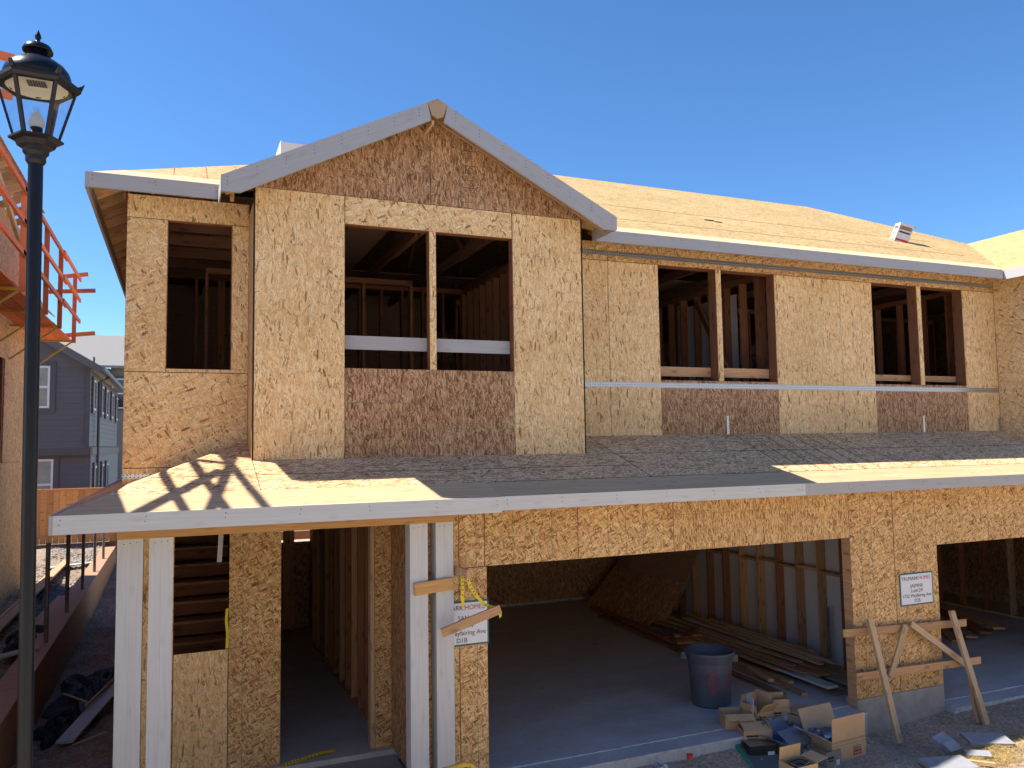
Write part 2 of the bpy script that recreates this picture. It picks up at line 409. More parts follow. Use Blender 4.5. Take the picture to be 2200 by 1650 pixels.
# one sheet: near relief grid joined to the far plain
near = MB(); nx, ny = 176, 72
def gz(x, y):
    e = min(x-X0, X1-x, y-Y0, Y1-y)
    return lerp(-.62, gh2(x, y), e/1.2)
P = [[(X0+(X1-X0)*i/nx, Y0+(Y1-Y0)*j/ny) for i in range(nx+1)] for j in range(ny+1)]
P = [[(x, y, gz(x, y)) for x, y in r] for r in P]
for j in range(ny):
    for i in range(nx):
        q = [P[j][i], P[j][i+1], P[j+1][i+1], P[j+1][i]]
        far.poly(q, [(p[0], p[1]) for p in q], 'dirt', True)
struct(far.build('ground', weld=True))
side = MB()
def sg(x, y): return -.16+.02*math.sin(x*7+y*3)+.02*math.sin(y*5.3)+.25*max(0, (y-22)/6)
struct(grid_mesh('side_yard_dirt', -1.72, -.4, 8.4, 29, 14, 90, lambda x, y: sg(x, y), 'dirt_brown'))
def rg(x, y): return .30+.03*math.sin(x*4+y*2)+.03*math.sin(y*3.7-x)+lerp(0, .3, (y-20)/7)
struct(grid_mesh('raised_dirt', -14, -1.98, 6, 60, 40, 110, rg, 'dirt_brown'))
# unseen roadway in front, made pale to bounce light up onto the facade
road = MB(); q = [(-60, -16, -.58), (80, -16, -.58), (80, 2.2, -.58), (-60, 2.2, -.58)]
road.poly(q, [(p[0], p[1]) for p in q], 'road'); struct(road.build('road'))
# gravel
gv = MB()
def pebble(g, x, y, z, r, m):
    ph = random.random()*6; k = [random.uniform(.6, 1.2) for _ in range(6)]
    top = (x, y, z+r*.7*k[5]); ring = [(x+r*k[i]*math.cos(ph+i*PI*2/5), y+r*k[i]*math.sin(ph+i*PI*2/5), z+r*.15*k[i]) for i in range(5)]
    low = [(p[0]*1, p[1], z-r*.5) for p in ring]
    for i in range(5):
        j = (i+1) % 5
        g.poly([ring[i], ring[j], top], [(0, 0)]*3, m); g.poly([low[i], low[j], ring[j], ring[i]], [(0, 0)]*4, m)
for _ in range(9000):
    x = random.uniform(2.5, 13); y = 7.9-abs(random.gauss(0, .9))
    if y < 4: continue
    if x > 9.6 and random.random() < .3: y = 7.8-random.random()*1.2
    pebble(gv, x, y, gh2(x, y), random.choice((.008, .011, .014, .018, .028 if random.random() < .35 else .012)), random.choice(('rock', 'dirt', 'dirt')))
for _ in range(2500):
    x = random.uniform(-1.7, -.5); y = random.uniform(8.6, 24)
    pebble(gv, x, y, sg(x, y), random.uniform(.008, .03), random.choice(('rock', 'dirt_brown')))
for _ in range(1800):
    x = random.uniform(-3.4, -2.0); y = random.uniform(12, 27)
    pebble(gv, x, y, rg(x, y), random.uniform(.02, .06), random.choice(('rock', 'dirt_brown')))
struct(gv.build('gravel'), 'stuff')

# ------------------------------------------------------------------ the house
H = thing('half_built_house', 'large two storey timber house sheathed in strand board with open windows and garages', 'house', (5, 8, 0))
G = .004
def panel(x0, x1, z0, z1, y, mat, th=.012, gap=G, lines=None, hl=None, label=None):
    b = MB(); b.box(x0+gap, x1-gap, y, y+th, z0+gap, z1-gap, mat)
    if lines is None and y > 7.9:
        for i in range(int((x1-x0)/.4)+1):
            for j in range(int((z1-z0)/.3)+1):
                nx_, nz_ = x0+.03+i*.4+random.uniform(-.012, .012), z0+.04+j*.3+random.uniform(-.03, .03)
                if nx_ < x1-.02 and nz_ < z1-.02 and random.random() < .85: b.box(nx_-.004, nx_+.004, y-.0008, y+.001, nz_-.005, nz_+.004, 'ink')
    if lines:
        for lx in lines: b.box(lx-.002, lx+.002, y-.0012, y+.001, z0+gap, z1-gap, 'nail')
    if hl:
        for lz in hl: b.box(x0+gap, x1-gap, y-.0012, y+.001, lz-.0015, lz+.0015, 'nail')
    o = b.build('wall_panel', H)
    if label: o['label'] = label
    return o
def panelx(x, y0, y1, z0, z1, mat, th=.012):
    b = MB(); b.box(x, x+th, y0+G, y1-G, z0+G, z1-G, mat); return b.build('wall_panel', H)
YG, YL, YR = 8.85, 9.45, 9.55
# gable bay
panel(.716, 1.68, 3.27, 6.25, YG, 'osb_pale')
panel(1.68, 3.71, 5.93, 6.25, YG, 'osb_pale2')
panel(1.68, 3.72, 3.26, 4.306, YG, 'osb_brown', hl=(3.62, 3.92), label='reddish brown panel under the wide window')
panel(3.715, 4.655, 3.26, 6.25, YG, 'osb_pale')
sl_ = .5
def gtop(x): return 7.371-.03-abs(x-2.657)*sl_
for a, b_ in ((.56, 2.68), (2.68, 4.76)):
    pts = [(a+G, YG, 6.252), (b_-G, YG, 6.252)]
    if a < 2.657 < b_: pts += [(b_-G, YG, gtop(b_)), (2.657, YG, gtop(2.657)), (a+G, YG, max(6.26, gtop(a)))]
    else: pts += [(b_-G, YG, max(6.26, gtop(b_))), (a+G, YG, gtop(a))]
    t = MB().prism(pts, (0, .012, 0), 'osb_brown')
    if a < 1:
        t.prism([(1.25, YG-.001, 6.62), (2.66, YG-.001, 6.62), (2.66, YG-.001, 6.623), (1.25, YG-.001, 6.623)], (0, .0012, 0), 'nail')
        t.prism([(2.05, YG-.001, 6.93), (2.66, YG-.001, 6.93), (2.66, YG-.001, 6.933), (2.05, YG-.001, 6.933)], (0, .0012, 0), 'nail')
    else:
        t.box(3.06, 3.063, YG-.0012, YG, 6.26, 7.08, 'nail')
        for k in range(9): t.box(3.08, 3.20+.02*(k % 3), YG-.0012, YG, 6.32+k*.09, 6.325+k*.09, 'ink')
    t.build('gable_panel', H)['label'] = 'weathered brown triangular half of the gable sheathing'
# bay's left return and dark corner flashing
panelx(.704, YG+.012, YL, 3.25, 6.1, 'osb_pale')
MB().box(.702, .714, YG-.006, YG+.012, 3.24, 6.27, 'dark').build('corner_flashing', H)
MB().box(4.657, 4.667, YG-.006, YG+.012, 3.2, 6.25, 'dark').build('corner_flashing', H)
panelx(4.657, YG+.02, YR, 3.25, 6.2, 'osb_pale')
# left part
panel(-.56, -.15, 4.273, 5.96, YL, 'osb_pale2')
panel(-.56, .704, 5.96, 6.22, YL, 'osb_pale')
panel(.52, .704, 4.31, 5.96, YL, 'osb_pale')
panel(-.56, .704, 3.24, 4.273, YL, 'osb_pale2')
panel(-.15, .704, 4.273, 4.315, YL, 'osb_pale')
panel(-.56, .704, 2.9, 3.24, YL, 'osb_pale')
# right part
for a, b_ in ((4.669, 5.43), (5.43, 6.245), (8.31, 9.6), (9.6, 10.277), (12.34, 13.12)):
    panel(a, b_, 3.38, 5.94, YR, 'osb_pale')
for a, b_ in ((4.669, 5.43), (5.43, 6.245), (6.245, 8.1), (8.1, 10.23), (10.23, 13.12)):
    panel(a, b_, 5.94, 6.2, YR, 'osb_gold')
for a, b_ in ((6.245, 8.31), (10.277, 12.34)):
    panel(a, b_, 3.38, 4.30, YR, 'osb_brown', hl=(3.70, 3.98), label='brown panel under a paired upper window')
# wing at the right
panelx(13.12, YG+.012, YR, 3.2, 6.2, 'osb_pale2')
panel(13.12, 14.3, 3.2, 6.2, YG, 'osb_pale'); panel(14.3, 17.2, 3.2, 6.2, YG, 'osb_pale')
MB().prism([(12.8, YG, 6.2), (17.6, YG, 6.2), (15.24, YG, 7.4)], (0, .012, 0), 'osb_brown').build('gable_panel', H)
# ground floor walls
panel(-.56, -.03, -.02, 2.62, 9.3, 'osb_pale')
panel(-.03, .515, -.02, 1.285, 9.3, 'osb_pale', label='pale knee wall panel under the stair opening')
panel(.515, 1.065, -.02, 2.62, 9.3, 'osb_gold', lines=(.66,))
panel(2.11, 2.305, -.02, 2.62, 9.3, 'osb_gold')
panel(.0, 2.3, 2.62, 2.9, 9.3, 'osb_gold')
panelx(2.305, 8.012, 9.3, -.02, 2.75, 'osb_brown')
panel(2.305, 2.70, -.35, 2.95, 8, 'osb_gold', lines=(2.64,)); panel(2.70, 3.01, -.35, 2.155, 8, 'osb_gold', lines=(2.89,)); panel(2.70, 2.985, 2.155, 2.95, 8, 'osb_gold', lines=(2.89,))
for a, b_, m_, ln, hl in ((2.985, 4.09, 'osb_gold', (3.31, 3.56, 3.77), None), (4.09, 5.34, 'osb_gold', (4.47, 4.70, 4.93), None), (5.34, 8.02, 'osb_goldv', None, (2.58,))):
    panel(a, b_, 2.155, 2.95, 7.996, m_, lines=ln, hl=hl)
panel(8.025, 8.785, .11, 2.95, 8, 'osb_gold', lines=(8.22, 8.40)); panel(8.79, 9.573, .11, 2.95, 8, 'osb_gold', lines=(9.18,))
panel(9.573, 10.6, 1.967, 2.95, 8, 'osb_gold', lines=(9.9,)); panel(10.6, 13.6, 1.967, 2.95, 8, 'osb_gold'); panel(13.6, 17, -.2, 2.95, 8, 'osb_gold')
MB().box(8.04, 9.57, 8.0, 8.2, -.8, .108, 'stem').build('foundation_wall', H)
MB().box(2.42, 3.0, 8.02, 8.2, -.8, -.01, 'stem').build('foundation_wall', H)
# openings
def opening(x0, x1, z0, z1, y, parent=H, mull=None, guard=None, d=.15, mats=('fir_red',)):
    f = MB(); t = .038; m_ = mats[0]; yy = y+.0125
    f.beam((x0, yy+d/2, z1+t/2), (x1, yy+d/2, z1+t/2), d, t, m_)
    f.beam((x0, yy+d/2, z0-t/2), (x1, yy+d/2, z0-t/2), d, t, m_)
    f.beam((x0-t/2, yy+d/2, z0-t), (x0-t/2, yy+d/2, z1+t), t, d, m_, up=(0, 1, 0))
    f.beam((x1+t/2, yy+d/2, z0-t), (x1+t/2, yy+d/2, z1+t), t, d, m_, up=(0, 1, 0))
    o = f.build('window_frame', parent)
    if mull:
        mb = MB(); mb.beam(((mull[0]+mull[1])/2, yy+d/2, z0), ((mull[0]+mull[1])/2, yy+d/2, z1), mull[1]-mull[0], d, m_, up=(0, 1, 0))
        mb.box(mull[0]+.004, mull[1]-.004, y, y+.012, z0, z1, 'osb_pale'); mb.build('mullion', o)
    if guard:
        za, zb, gm = guard
        for a, b_ in ((x0, mull[0]), (mull[1], x1)):
            MB().beam((a, yy+d+.022, (za+zb)/2), (b_, yy+d+.022, (za+zb)/2), .03, zb-za, gm).build('guard_board', o)
    return o
opening(1.68, 3.71, 4.306, 5.93, YG, mull=(2.66, 2.745), guard=(4.53, 4.685, 'primed'), d=.10)
opening(-.145, .515, 4.315, 5.955, YL, d=.06)
opening(6.245, 8.31, 4.30, 5.94, YR, mull=(7.235, 7.33), guard=(4.37, 4.51, 'fir'), d=.17)
opening(10.277, 12.34, 4.30, 5.94, YR, mull=(11.276, 11.371), guard=(4.37, 4.47, 'fir'), d=.18)
# straps
def strap(x0, x1, z0, z1, y, ridge=True, label=None):
    b = MB(); b.box(x0, x1, y-.003, y, z0, z1, 'strap')
    if ridge: b.box(x0, x1, y-.006, y-.003, (z0+z1)/2-.003, (z0+z1)/2+.003, 'strap')
    o = b.build('metal_strap', H)
    if label: o['label'] = label
strap(4.67, 13.1, 6.015, 6.08, YR, label='upper galvanised strap under the eaves')
strap(4.67, 13.1, 4.186, 4.262, YR, label='lower galvanised strap below the windows')
strap(-.56, .1, 3.13, 3.18, YL, False)
for x in (7.365, 11.29): strap(x-.02, x+.02, 3.51, 3.79, YR, False, 'short vertical strap end')
strap(13.06, 13.1, 3.53, 3.75, YR, False)

# ---- roofs
def slab_roof(name, pts, mat, u=(1, 0, 0), th=.018, parent=H):
    pts = [Vector(p) for p in pts]
    return MB().prism(pts, (0, 0, -th), mat, u=u, ms='ply').build(name, parent)
def seams(parent, ls, m_='ink', w=.004):
    b = MB()
    for p, q in ls:
        p, q = Vector(p), Vector(q); b.beam(p+Vector((0, 0, .002)), q+Vector((0, 0, .002)), w, .003, m_)
    b.build('sheathing_seam', parent)
EZ, EY = 6.225, 9.1
def rz(y): return EZ+.5*(y-EY)
main = slab_roof('main_roof', [(2.657, 11.39, rz(11.39)), (4.95, EY, EZ), (12.75, EY, EZ), (15.24, 11.59, rz(11.59)), (13.75, 14.55, rz(14.55)), (2.657, 14.55, rz(14.55))], 'osb_roof')
slab_roof('roof_back', [(-.9, 20.0, EZ), (15.5, 20.0, EZ), (13.75, 14.55, rz(14.55)), (4.55, 14.55, rz(14.55))], 'osb_roof', parent=main)
slab_roof('roof_side', [(15.5, 20, EZ), (13.75, 14.55, rz(14.55)-.01), (15.24, 11.59, rz(11.59)-.01), (17.4, 11.59, EZ)], 'osb_roof', parent=main)
dz = .075
left = slab_roof('hip_roof', [(-.905, EY, EZ+dz), (.5, EY, EZ+dz), (2.657, 11.25, rz(11.25)+dz), (2.657, 12.66, rz(12.66)+dz)], 'osb_roof')
slab_roof('roof_side', [(-.905, EY, EZ+dz), (2.657, 12.66, rz(12.66)+dz), (4.6, 14.6, rz(14.6)+dz), (-.905, 20, EZ+dz)], 'osb_roof', u=(0, 1, 0), parent=left)
for x in (.05, .42, .8): pass
seams(left, [((x, EY+.35, rz(EY+.35)+dz), (x, EY+.95+x*.8, rz(EY+.95+x*.8)+dz)) for x in (-.1, .25, .6)], 'red', .006)
seams(main, [((5.6, 11.3, rz(11.3)), (13.8, 11.3, rz(11.3))), ((5.2, 10.1, rz(10.1)), (13.2, 10.1, rz(10.1))), ((12.75, 9.12, EZ+.01), (15.24, 11.6, rz(11.6)))], 'carddark', .004)
# plywood starter strips along eaves
def strip(p0, p1, q1, q0, parent, m_='ply', u=(1, 0, 0)):
    v = [Vector(p)+Vector((0, 0, .004)) for p in (p0, p1, q1, q0)]
    MB().prism(v, (0, 0, -.003), m_, u=u).build('eave_strip', parent)
strip((4.97, EY, EZ), (12.74, EY, EZ), (13.04, EY+.3, rz(EY+.3)), (4.66, EY+.3, rz(EY+.3)), main)
strip((-.9, EY, EZ+dz), (.45, EY, EZ+dz), (.75, EY+.3, rz(EY+.3)+dz), (-.6, EY+.3, rz(EY+.3)+dz), left)
def fascia(p, q, h, parent, m_='primed', th=.035, dark=0, out=(0, -1, 0)):
    p, q = Vector(p), Vector(q); o = Vector(out)
    b = MB(); a = (q-p); up = Vector((0, 0, 1))
    b.prism([p, q, q-up*h, p-up*h], o*th, m_, u=a.normalized())
    L = a.length; n = int(L/.6)
    for i in range(n+1):                                     # nail heads in pairs
        for dzz in (.035, .075):
            c = p+a*((i+.08)/(n+.16))+o*(th+.0006)-up*dzz+a.normalized()*random.uniform(-.01, .01)
            b.obox(c, a.normalized()*.004, up*.004, o*.0012, 'dark')
    return b.build('fascia', parent)
fascia((5.0, EY, EZ-.003), (12.72, EY, EZ-.003), .155, main)
fascia((-.905, EY, EZ+dz-.003), (.375, EY, EZ+dz-.003), .16, left)
fascia((-.905, EY-.03, EZ+dz-.003), (-.905, 20, EZ+dz-.003), .16, left, out=(-1, 0, 0), th=.03)
# left soffit: rafter tails and sheathing
for i in range(22):
    y = 9.5+i*.42
    MB().beam((-.88, y, EZ+dz-.10), (-.57, y, EZ+dz-.10+.155), .04, .14, 'fir', up=(0, 0, 1)).build('rafter_tail', left)
for i in range(6):
    x = -.3+i*.4
    MB().beam((x, 9.14, EZ+dz-.09), (x, 9.6, EZ+dz+.14), .04, .13, 'fir').build('rafter_tail', left)
for i in range(20):
    x = 5.2+i*.4
    if x > 12.9: break
    MB().beam((x, 9.14, EZ-.09), (x, 9.62, EZ+.15), .04, .13, 'fir').build('rafter_tail', main)
MB().beam((-.585, 9.47, EZ+dz-.04), (-.585, 20, EZ+dz-.04), .03, .22, 'fir_red').build('blocking', left)
# gable roof over the bay
def gable(cx, hw, y0, yv_e, yv_r, za, ze, full=True):
    g = slab_roof('gable_roof', [(cx-hw, y0, ze), (cx, y0, za), (cx, yv_r, za), (cx-hw, yv_e, ze)], 'osb_roof', u=(0, 1, 0))
    slab_roof('roof_side', [(cx+hw, y0, ze), (cx+hw, yv_e, ze), (cx, yv_r, za-.002), (cx, y0, za-.002)], 'osb_roof', u=(0, 1, 0), parent=g)
    th = .035
    # rake boards with plumb cut ends
    s_ = (za-ze)/hw
    for sg_ in (-1, 1):
        bx = MB(); e = cx+sg_*hw; k = cx+sg_*.118
        P0 = [(e, ze-.004), (k, za-s_*.118-.004), (k-sg_*.03*1.4, za-s_*.118-.205), (cx+sg_*(hw-.17), ze-.175), (e, ze-.175)]
        bx.prism([(x, y0, z) for x, z in P0], (0, -th, 0), 'primed', u=Vector((-sg_, 0, s_)).normalized())
        for i in range(8):
            x = e-sg_*(.05+i*.29); z = ze+s_*(abs(x-e))-.05
            for d_ in (0, .04, .08): bx.box(x-.004, x+.004, y0-th-.0015, y0-th, z-d_-.004, z-d_+.004, 'dark')
        bx.build('rake_board', g)
        # side fascia and soffit rafters of the bay overhang
        fascia((e, y0-.03, ze-.003), (e, yv_e, ze-.003), .165, g, out=(sg_, 0, 0), th=.012)
        for yy in (y0+.04, y0+.2):
            MB().beam((e-sg_*.03, yy, ze-.10), (cx+sg_*.06, yy, za-.13), .04, .09, 'fir').build('lookout_rafter', g)
    kb = MB(); kb.prism([(cx-.118, y0-.002, za-s_*.118-.004), (cx, y0-.002, za-.004), (cx+.118, y0-.002, za-s_*.118-.004), (cx+.07, y0-.002, za-.205), (cx-.0, y0-.002, za-.235), (cx-.07, y0-.002, za-.205)][::-1], (0, -th-.004, 0), 'fir_pale', u=(0, 0, 1))
    kb.build('peak_block', g)
    MB().beam((cx-.03, y0+.05, za-.25), (cx-.03, YG+.3, za-.25), .03, .05, 'fir_pale').build('ridge_board', g)
    return g
gable(2.657, 2.294, 8.5, EY, 11.39, 7.371, 6.224)
gable(15.24, 2.49, 8.5, EY, 11.59, 7.468, 6.223)
# sheet sticking up behind the gable
MB().box(1.36, 1.38, 12.3, 13.0, 7.4, 8.10, 'white').box(1.38, 2.5, 12.3, 12.33, 7.4, 8.08, 'white').build('roof_upstand', H)
# ---- lower roof
LY, LZ, LS = 7.55, 2.905, .31
def lz(y): return LZ+LS*(y-LY)
low = slab_roof('porch_roof', [(-.945, LY, LZ), (3.0, LY, LZ), (3.0, YR, lz(YR)), (.704, YR, lz(YR)), (.60, YL, lz(YL))], 'osb_low')
slab_roof('lower_roof', [(3.0, LY, LZ), (17, LY, LZ), (17, YR, lz(YR)), (3.0, YR, lz(YR))], 'osb_low', parent=low)
MB().prism([(-.945, LY, LZ-.001), (.60, YL, lz(YL)-.001), (-.56, YL, LZ+.15), (-.56, 16, LZ+.15), (-.945, 16, LZ)], (0, 0, -.018), 'osb_low', u=(0, 1, 0)).build('roof_side', low)
strip((-.945, LY, LZ), (3.0, LY, LZ), (3.0, LY+.42, lz(LY+.42)), (-.60, LY+.42, lz(LY+.42)), low)
strip((3.0, LY, LZ), (17, LY, LZ), (17, LY+.40, lz(LY+.40)), (3.0, LY+.40, lz(LY+.40)), low)
def hs(x, y): return (x, y, lz(y)+.0)
seams(low, [(hs(.72, 7.97), hs(.705, 8.84)), (hs(-.25, 8.4), hs(5.0, 8.38)), (hs(5.05, 7.96), hs(5.05, 9.5)), (hs(9.2, 7.96), hs(9.2, 9.5)), (hs(4.7, 8.8), hs(13, 8.8)), (hs(-.6, 7.975), hs(16, 7.965))], 'ink')
# thin dark slanting lines running up from the eave strip
b = MB()
for x in (7.1, 7.35, 7.6, 7.85, 8.1, 8.35, 8.6): b.beam(hs(x, 7.98), hs(x+.35, 9.5), .006, .006, 'ink')
b.build('slanted_line', low)
fascia((-.945, LY, LZ+.004), (3.0, LY, LZ+.004), .155, low, 'primedw', th=.035)
fascia((3.003, LY, LZ+.006), (6.9, LY, LZ+.006), .14, low, 'primedw', th=.022); fascia((6.9, LY, LZ+.006), (17, LY, LZ+.006), .14, low, th=.022)
fascia((-.945, LY-.03, LZ+.004), (-.945, 16, LZ+.004), .155, low, out=(-1, 0, 0), th=.03)
for i in range(2, 24):
    x = -.3+i*.6
    MB().beam((x, 7.56, LZ-.09), (x, 9.3 if x < 2.2 else 8, (LZ-.09)+LS*(9.3-7.56 if x < 2.2 else .44)), .04, .12, 'fir').build('rafter_tail', low)
# beam and posts
MB().beam((-.49, 7.86, 2.735), (2.585, 7.86, 2.735), .13, .15, 'beam').build('porch_beam', H)
for x0, x1, lb in ((-.487, -.28, 'left one of the two white posts at the porch corner'), (-.232, -.037, 'white post beside the stair opening'), (2.123, 2.306, 'white post left of the sign'), (2.391, 2.574, 'white post half hiding the sign')):
    b = MB(); xs = (x0+x1)/2; wd = x1-x0
    for k in range(2): b.beam((xs+(k-.5)*wd/2, 7.89, -.2), (xs+(k-.5)*wd/2, 7.89, 2.659), wd/2-.0006, .18, 'primedw', up=(0, 1, 0))
    for k in (-.05, 0, .05): b.box(xs+k-.004, xs+k+.004, 7.7985, 7.80, 2.62+k*.1, 2.628+k*.1, 'dark')
    b.build('porch_post', H)['label'] = lb
MB().beam((2.16, 7.78, 2.02), (2.56, 7.78, 2.05), .038, .12, 'beam').build('nailed_block', H)
MB().beam((2.40, 7.66, 1.60), (2.98, 7.55, 1.80), .04, .085, 'fir').build('nailed_brace', H)
MB().beam((2.63, 7.7, 2.16), (2.665, 7.45+.3, 2.155), .04, .09, 'fir_pale').beam((2.58, 7.97, 2.17), (2.665, 7.6, 2.155), .04, .09, 'fir').build('nailed_stub', H)
# ---- floors inside
MB().box(2.42, 9.1, 8.15, 15.95, -.3, 0, 'slab').build('garage_floor', H)
MB().box(2.9, 8.03, 7.85, 8.15, -.3, -.006, 'slab').build('garage_apron', H)
MB().box(2.9, 8.03, 8.135, 8.165, -.01, .003, 'slabline').box(2.9, 8.03, 7.842, 7.856, -.03, -.002, 'slabline').build('apron_edge', H)
MB().box(9.575, 16.5, 8.15, 15.95, -.4, -.16, 'slab').build('garage_floor', H)
MB().box(9.575, 13.6, 7.85, 8.15, -.4, -.166, 'slab').box(9.575, 13.6, 8.135, 8.165, -.17, -.157, 'slabline').box(9.575, 13.6, 7.842, 7.856, -.2, -.162, 'slabline').build('garage_apron', H)
MB().box(-.55, 2.41, 9.2, 16, -.3, -.003, 'slab').build('hall_floor', H)
MB().box(-.55, 2.30, 7.6, 9.2, -.4, -.06, 'concrete').build('porch_floor', H)
MB().box(-.5, 17, 9.6, 19.5, 3.05, 3.28, 'formwood').build('upper_floor', H)
MB().box(2.42, 17, 8.1, 16, 2.78, 2.8, 'formwood').build('garage_ceiling', H)
# outer shell behind
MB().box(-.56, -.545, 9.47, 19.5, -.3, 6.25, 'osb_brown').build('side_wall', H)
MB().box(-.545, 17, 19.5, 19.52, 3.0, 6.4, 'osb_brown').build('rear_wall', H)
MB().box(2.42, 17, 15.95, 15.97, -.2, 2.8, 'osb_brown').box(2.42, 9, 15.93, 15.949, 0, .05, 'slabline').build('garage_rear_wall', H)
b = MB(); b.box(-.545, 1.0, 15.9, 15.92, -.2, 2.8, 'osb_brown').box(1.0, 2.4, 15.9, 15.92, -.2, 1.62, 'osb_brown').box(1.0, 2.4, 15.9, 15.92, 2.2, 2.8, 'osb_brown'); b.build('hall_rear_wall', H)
for x_ in (1.15, 1.55, 1.95): MB().box(x_, x_+.09, 15.80, 15.89, 0, 2.8, 'fir').build('wall_stud', H)
MB().box(16.9, 17, 8, 19.5, -.3, 6.3, 'osb_brown').build('side_wall', H)
# ---- stud walls (each wall a part, its members sub-parts)
def stud_wall(p0, p1, z0, z1, n, m_='fir', w=.04, d=.14, skip=(), blocks=(), name='stud_wall', top=2):
    p0, p1 = Vector((*p0, 0)), Vector((*p1, 0)); a = (p1-p0); an = a.normalized()
    o = MB().beam(p0+Vector((0, 0, z0+.02)), p1+Vector((0, 0, z0+.02)), d, .038, m_).build(name, H)
    MB().beam(p0+Vector((0, 0, z1-.04)), p1+Vector((0, 0, z1-.04)), d, .078, m_).build('top_plate', o)
    for i in range(n):
        if i in skip: continue
        c = p0+a*((i+.02)/(n-1+.04))
        ww = w*(2.5 if i in (1,) and n > 8 else 1)
        MB().beam(c+Vector((0, 0, z0+.04)), c+Vector((0, 0, z1-.04*top)), ww, d, random.choice((m_, m_, 'fir_red')), up=tuple(an.cross(Vector((0, 0, 1))))).build('stud', o)
    for i, zb in blocks:
        c0 = p0+a*((i+.02)/(n-1+.04))+an*.02; c1 = p0+a*((i+1.02)/(n-1+.04))-an*.02
        MB().beam(c0+Vector((0, 0, zb)), c1+Vector((0, 0, zb)), d*.9, .04, m_).build('blocking', o)
    return o
MB().box(9.225, 9.24, 8.2, 15.9, 0, 2.8, 'drywall').build('drywall_sheet', H)
stud_wall((9.14, 8.3), (9.14, 15.8), 0, 2.8, 17, blocks=[(i, 1.40+.03*(i % 2)) for i in range(1, 11)])
MB().box(9.069, 9.2, 8.02, 8.06, .11, 2.15, 'fir').box(8.03, 8.17, 8.014, 8.15, .0, 2.15, 'fir').build('door_jamb', H)
b = MB(); b.box(9.205, 9.222, 9.72, 9.745, .15, .75, 'greentape').box(9.205, 9.222, 12.05, 12.08, .2, .7, 'greentape').box(9.06, 9.068, 9.5, 9.56, .1, .9, 'bracket'); b.build('spray_mark', H)
stud_wall((2.27, 9.4), (2.27, 14.6), 0, 2.8, 13)
MB().box(2.345, 2.36, 9.4, 15.9, 0, 2.8, 'osb_brown').build('hall_sheathing', H)
MB().beam((2.085, 9.37, 0), (2.085, 9.37, 2.62), .045, .13, 'fir_pale', up=(0, 1, 0)).build('door_jamb', H)
MB().beam((1.04, 9.38, 0), (1.04, 9.38, 2.62), .045, .13, 'fir', up=(0, 1, 0)).build('door_jamb', H)
stud_wall((.9, 13.2), (1.9, 15.7), 0, 2.8, 4)
# stair seen through the little opening
st = MB()
for k in range(9):
    st.box(-.45, .62, 10.0+k*.25, 10.28+k*.25, 1.0+k*.19-.03, 1.0+k*.19, 'fir'); st.box(-.45, .62, 9.99+k*.25, 10.012+k*.25, .84+k*.19, 1.0+k*.19-.031, 'fir_red')
st.build('stair', H)
MB().box(.64, .66, 9.35, 15, 0, 2.8, 'fir_red').build('stair_side', H)
MB().beam((.42, 9.42, 2.2), (.44, 9.42, 2.6), .05, .05, 'primedw', up=(0, 1, 0)).build('trim_piece', H)
# unit 2 studs and plates
stud_wall((15.4, 8.4), (15.4, 15.6), -.16, 2.75, 14, m_='fir_pale')
stud_wall((11.2, 14.2), (16.0, 14.2), -.16, 2.75, 7, m_='fir')
# upstairs, in darker lumber tones that stand in for the interior shade
stud_wall((4.55, 10.3), (4.55, 13.0), 3.28, 6.1, 10, m_='fir_red')
stud_wall((.2, 13.0), (4.5, 13.0), 3.28, 6.1, 13, skip=(4, 5), blocks=[(1, 5.2), (3, 4.6)], m_='fir_red')
stud_wall((8.6, 9.8), (8.6, 13.6), 3.28, 6.1, 10, m_='fir_red')
stud_wall((9.0, 13.2), (16.0, 13.2), 3.28, 6.1, 13, skip=(6,), blocks=[(3, 5.2), (4, 5.2), (7, 5.3), (8, 4.4)], m_='fir_red')
stud_wall((13.0, 9.8), (13.0, 12.5), 3.28, 6.1, 6, m_='fir_red')
stud_wall((4.7, 14.0), (8.6, 14.0), 3.28, 6.1, 10, m_='fir_red')
MB().box(8.66, 8.675, 10.9, 12.6, 3.3, 5.9, 'drywall').build('drywall_sheet', H)
MB().beam((7.9, 9.9, 4.0), (8.5, 9.9+1.9, 5.9), .04, .14, 'fir_red').build('diagonal_brace', H)
stud_wall((.3, 11.6), (3.2, 11.6), 3.28, 5.9, 5, m_='fir_red', skip=(2,))
for a_, b_, c_, d_ in ((9.2, 16.9, 11.9, 19.45), (4.8, 9.19, 12.2, 19.45), (-.5, 2.6, 9.7, 19.45), (2.61, 4.79, 13.2, 19.45)):
    MB().box(a_, b_, c_, d_, 6.36, 6.375, 'formwood').build('light_block_sheet', H)  # added sheets that block sun leaks through the roof and darken the rooms
MB().box(-.5, 4.5, 15.0, 15.02, 3.28, 6.3, 'formwood').build('inner_wall', H)
for i in range(14):
    x = 2.75+i*.95; b = MB()
    b.beam((x, 9.7, 6.16), (x, 19.3, 6.16), .04, .14, 'fir_shaded')
    b.beam((x, 9.6, 6.40), (x, 14.5, 8.78), .04, .13, 'fir_shaded')
    b.beam((x, 10.6, 6.2), (x, 12.2, 7.6), .04, .09, 'fir_shaded'); b.beam((x, 14.0, 6.2), (x, 12.4, 7.7), .04, .09, 'fir_shaded')
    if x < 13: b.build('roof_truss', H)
for x in (-.3, .3):
    MB().beam((x, YL+.1, 6.2), (x, 19.3, 6.2), .04, .14, 'fir_shaded').build('ceiling_joist', H)
for y in (10, 10.7, 11.4, 12.1, 12.8):
    MB().beam((-.5, y, 6.05), (.68, y, 6.05), .04, .14, 'fir_shaded').build('ceiling_joist', H)
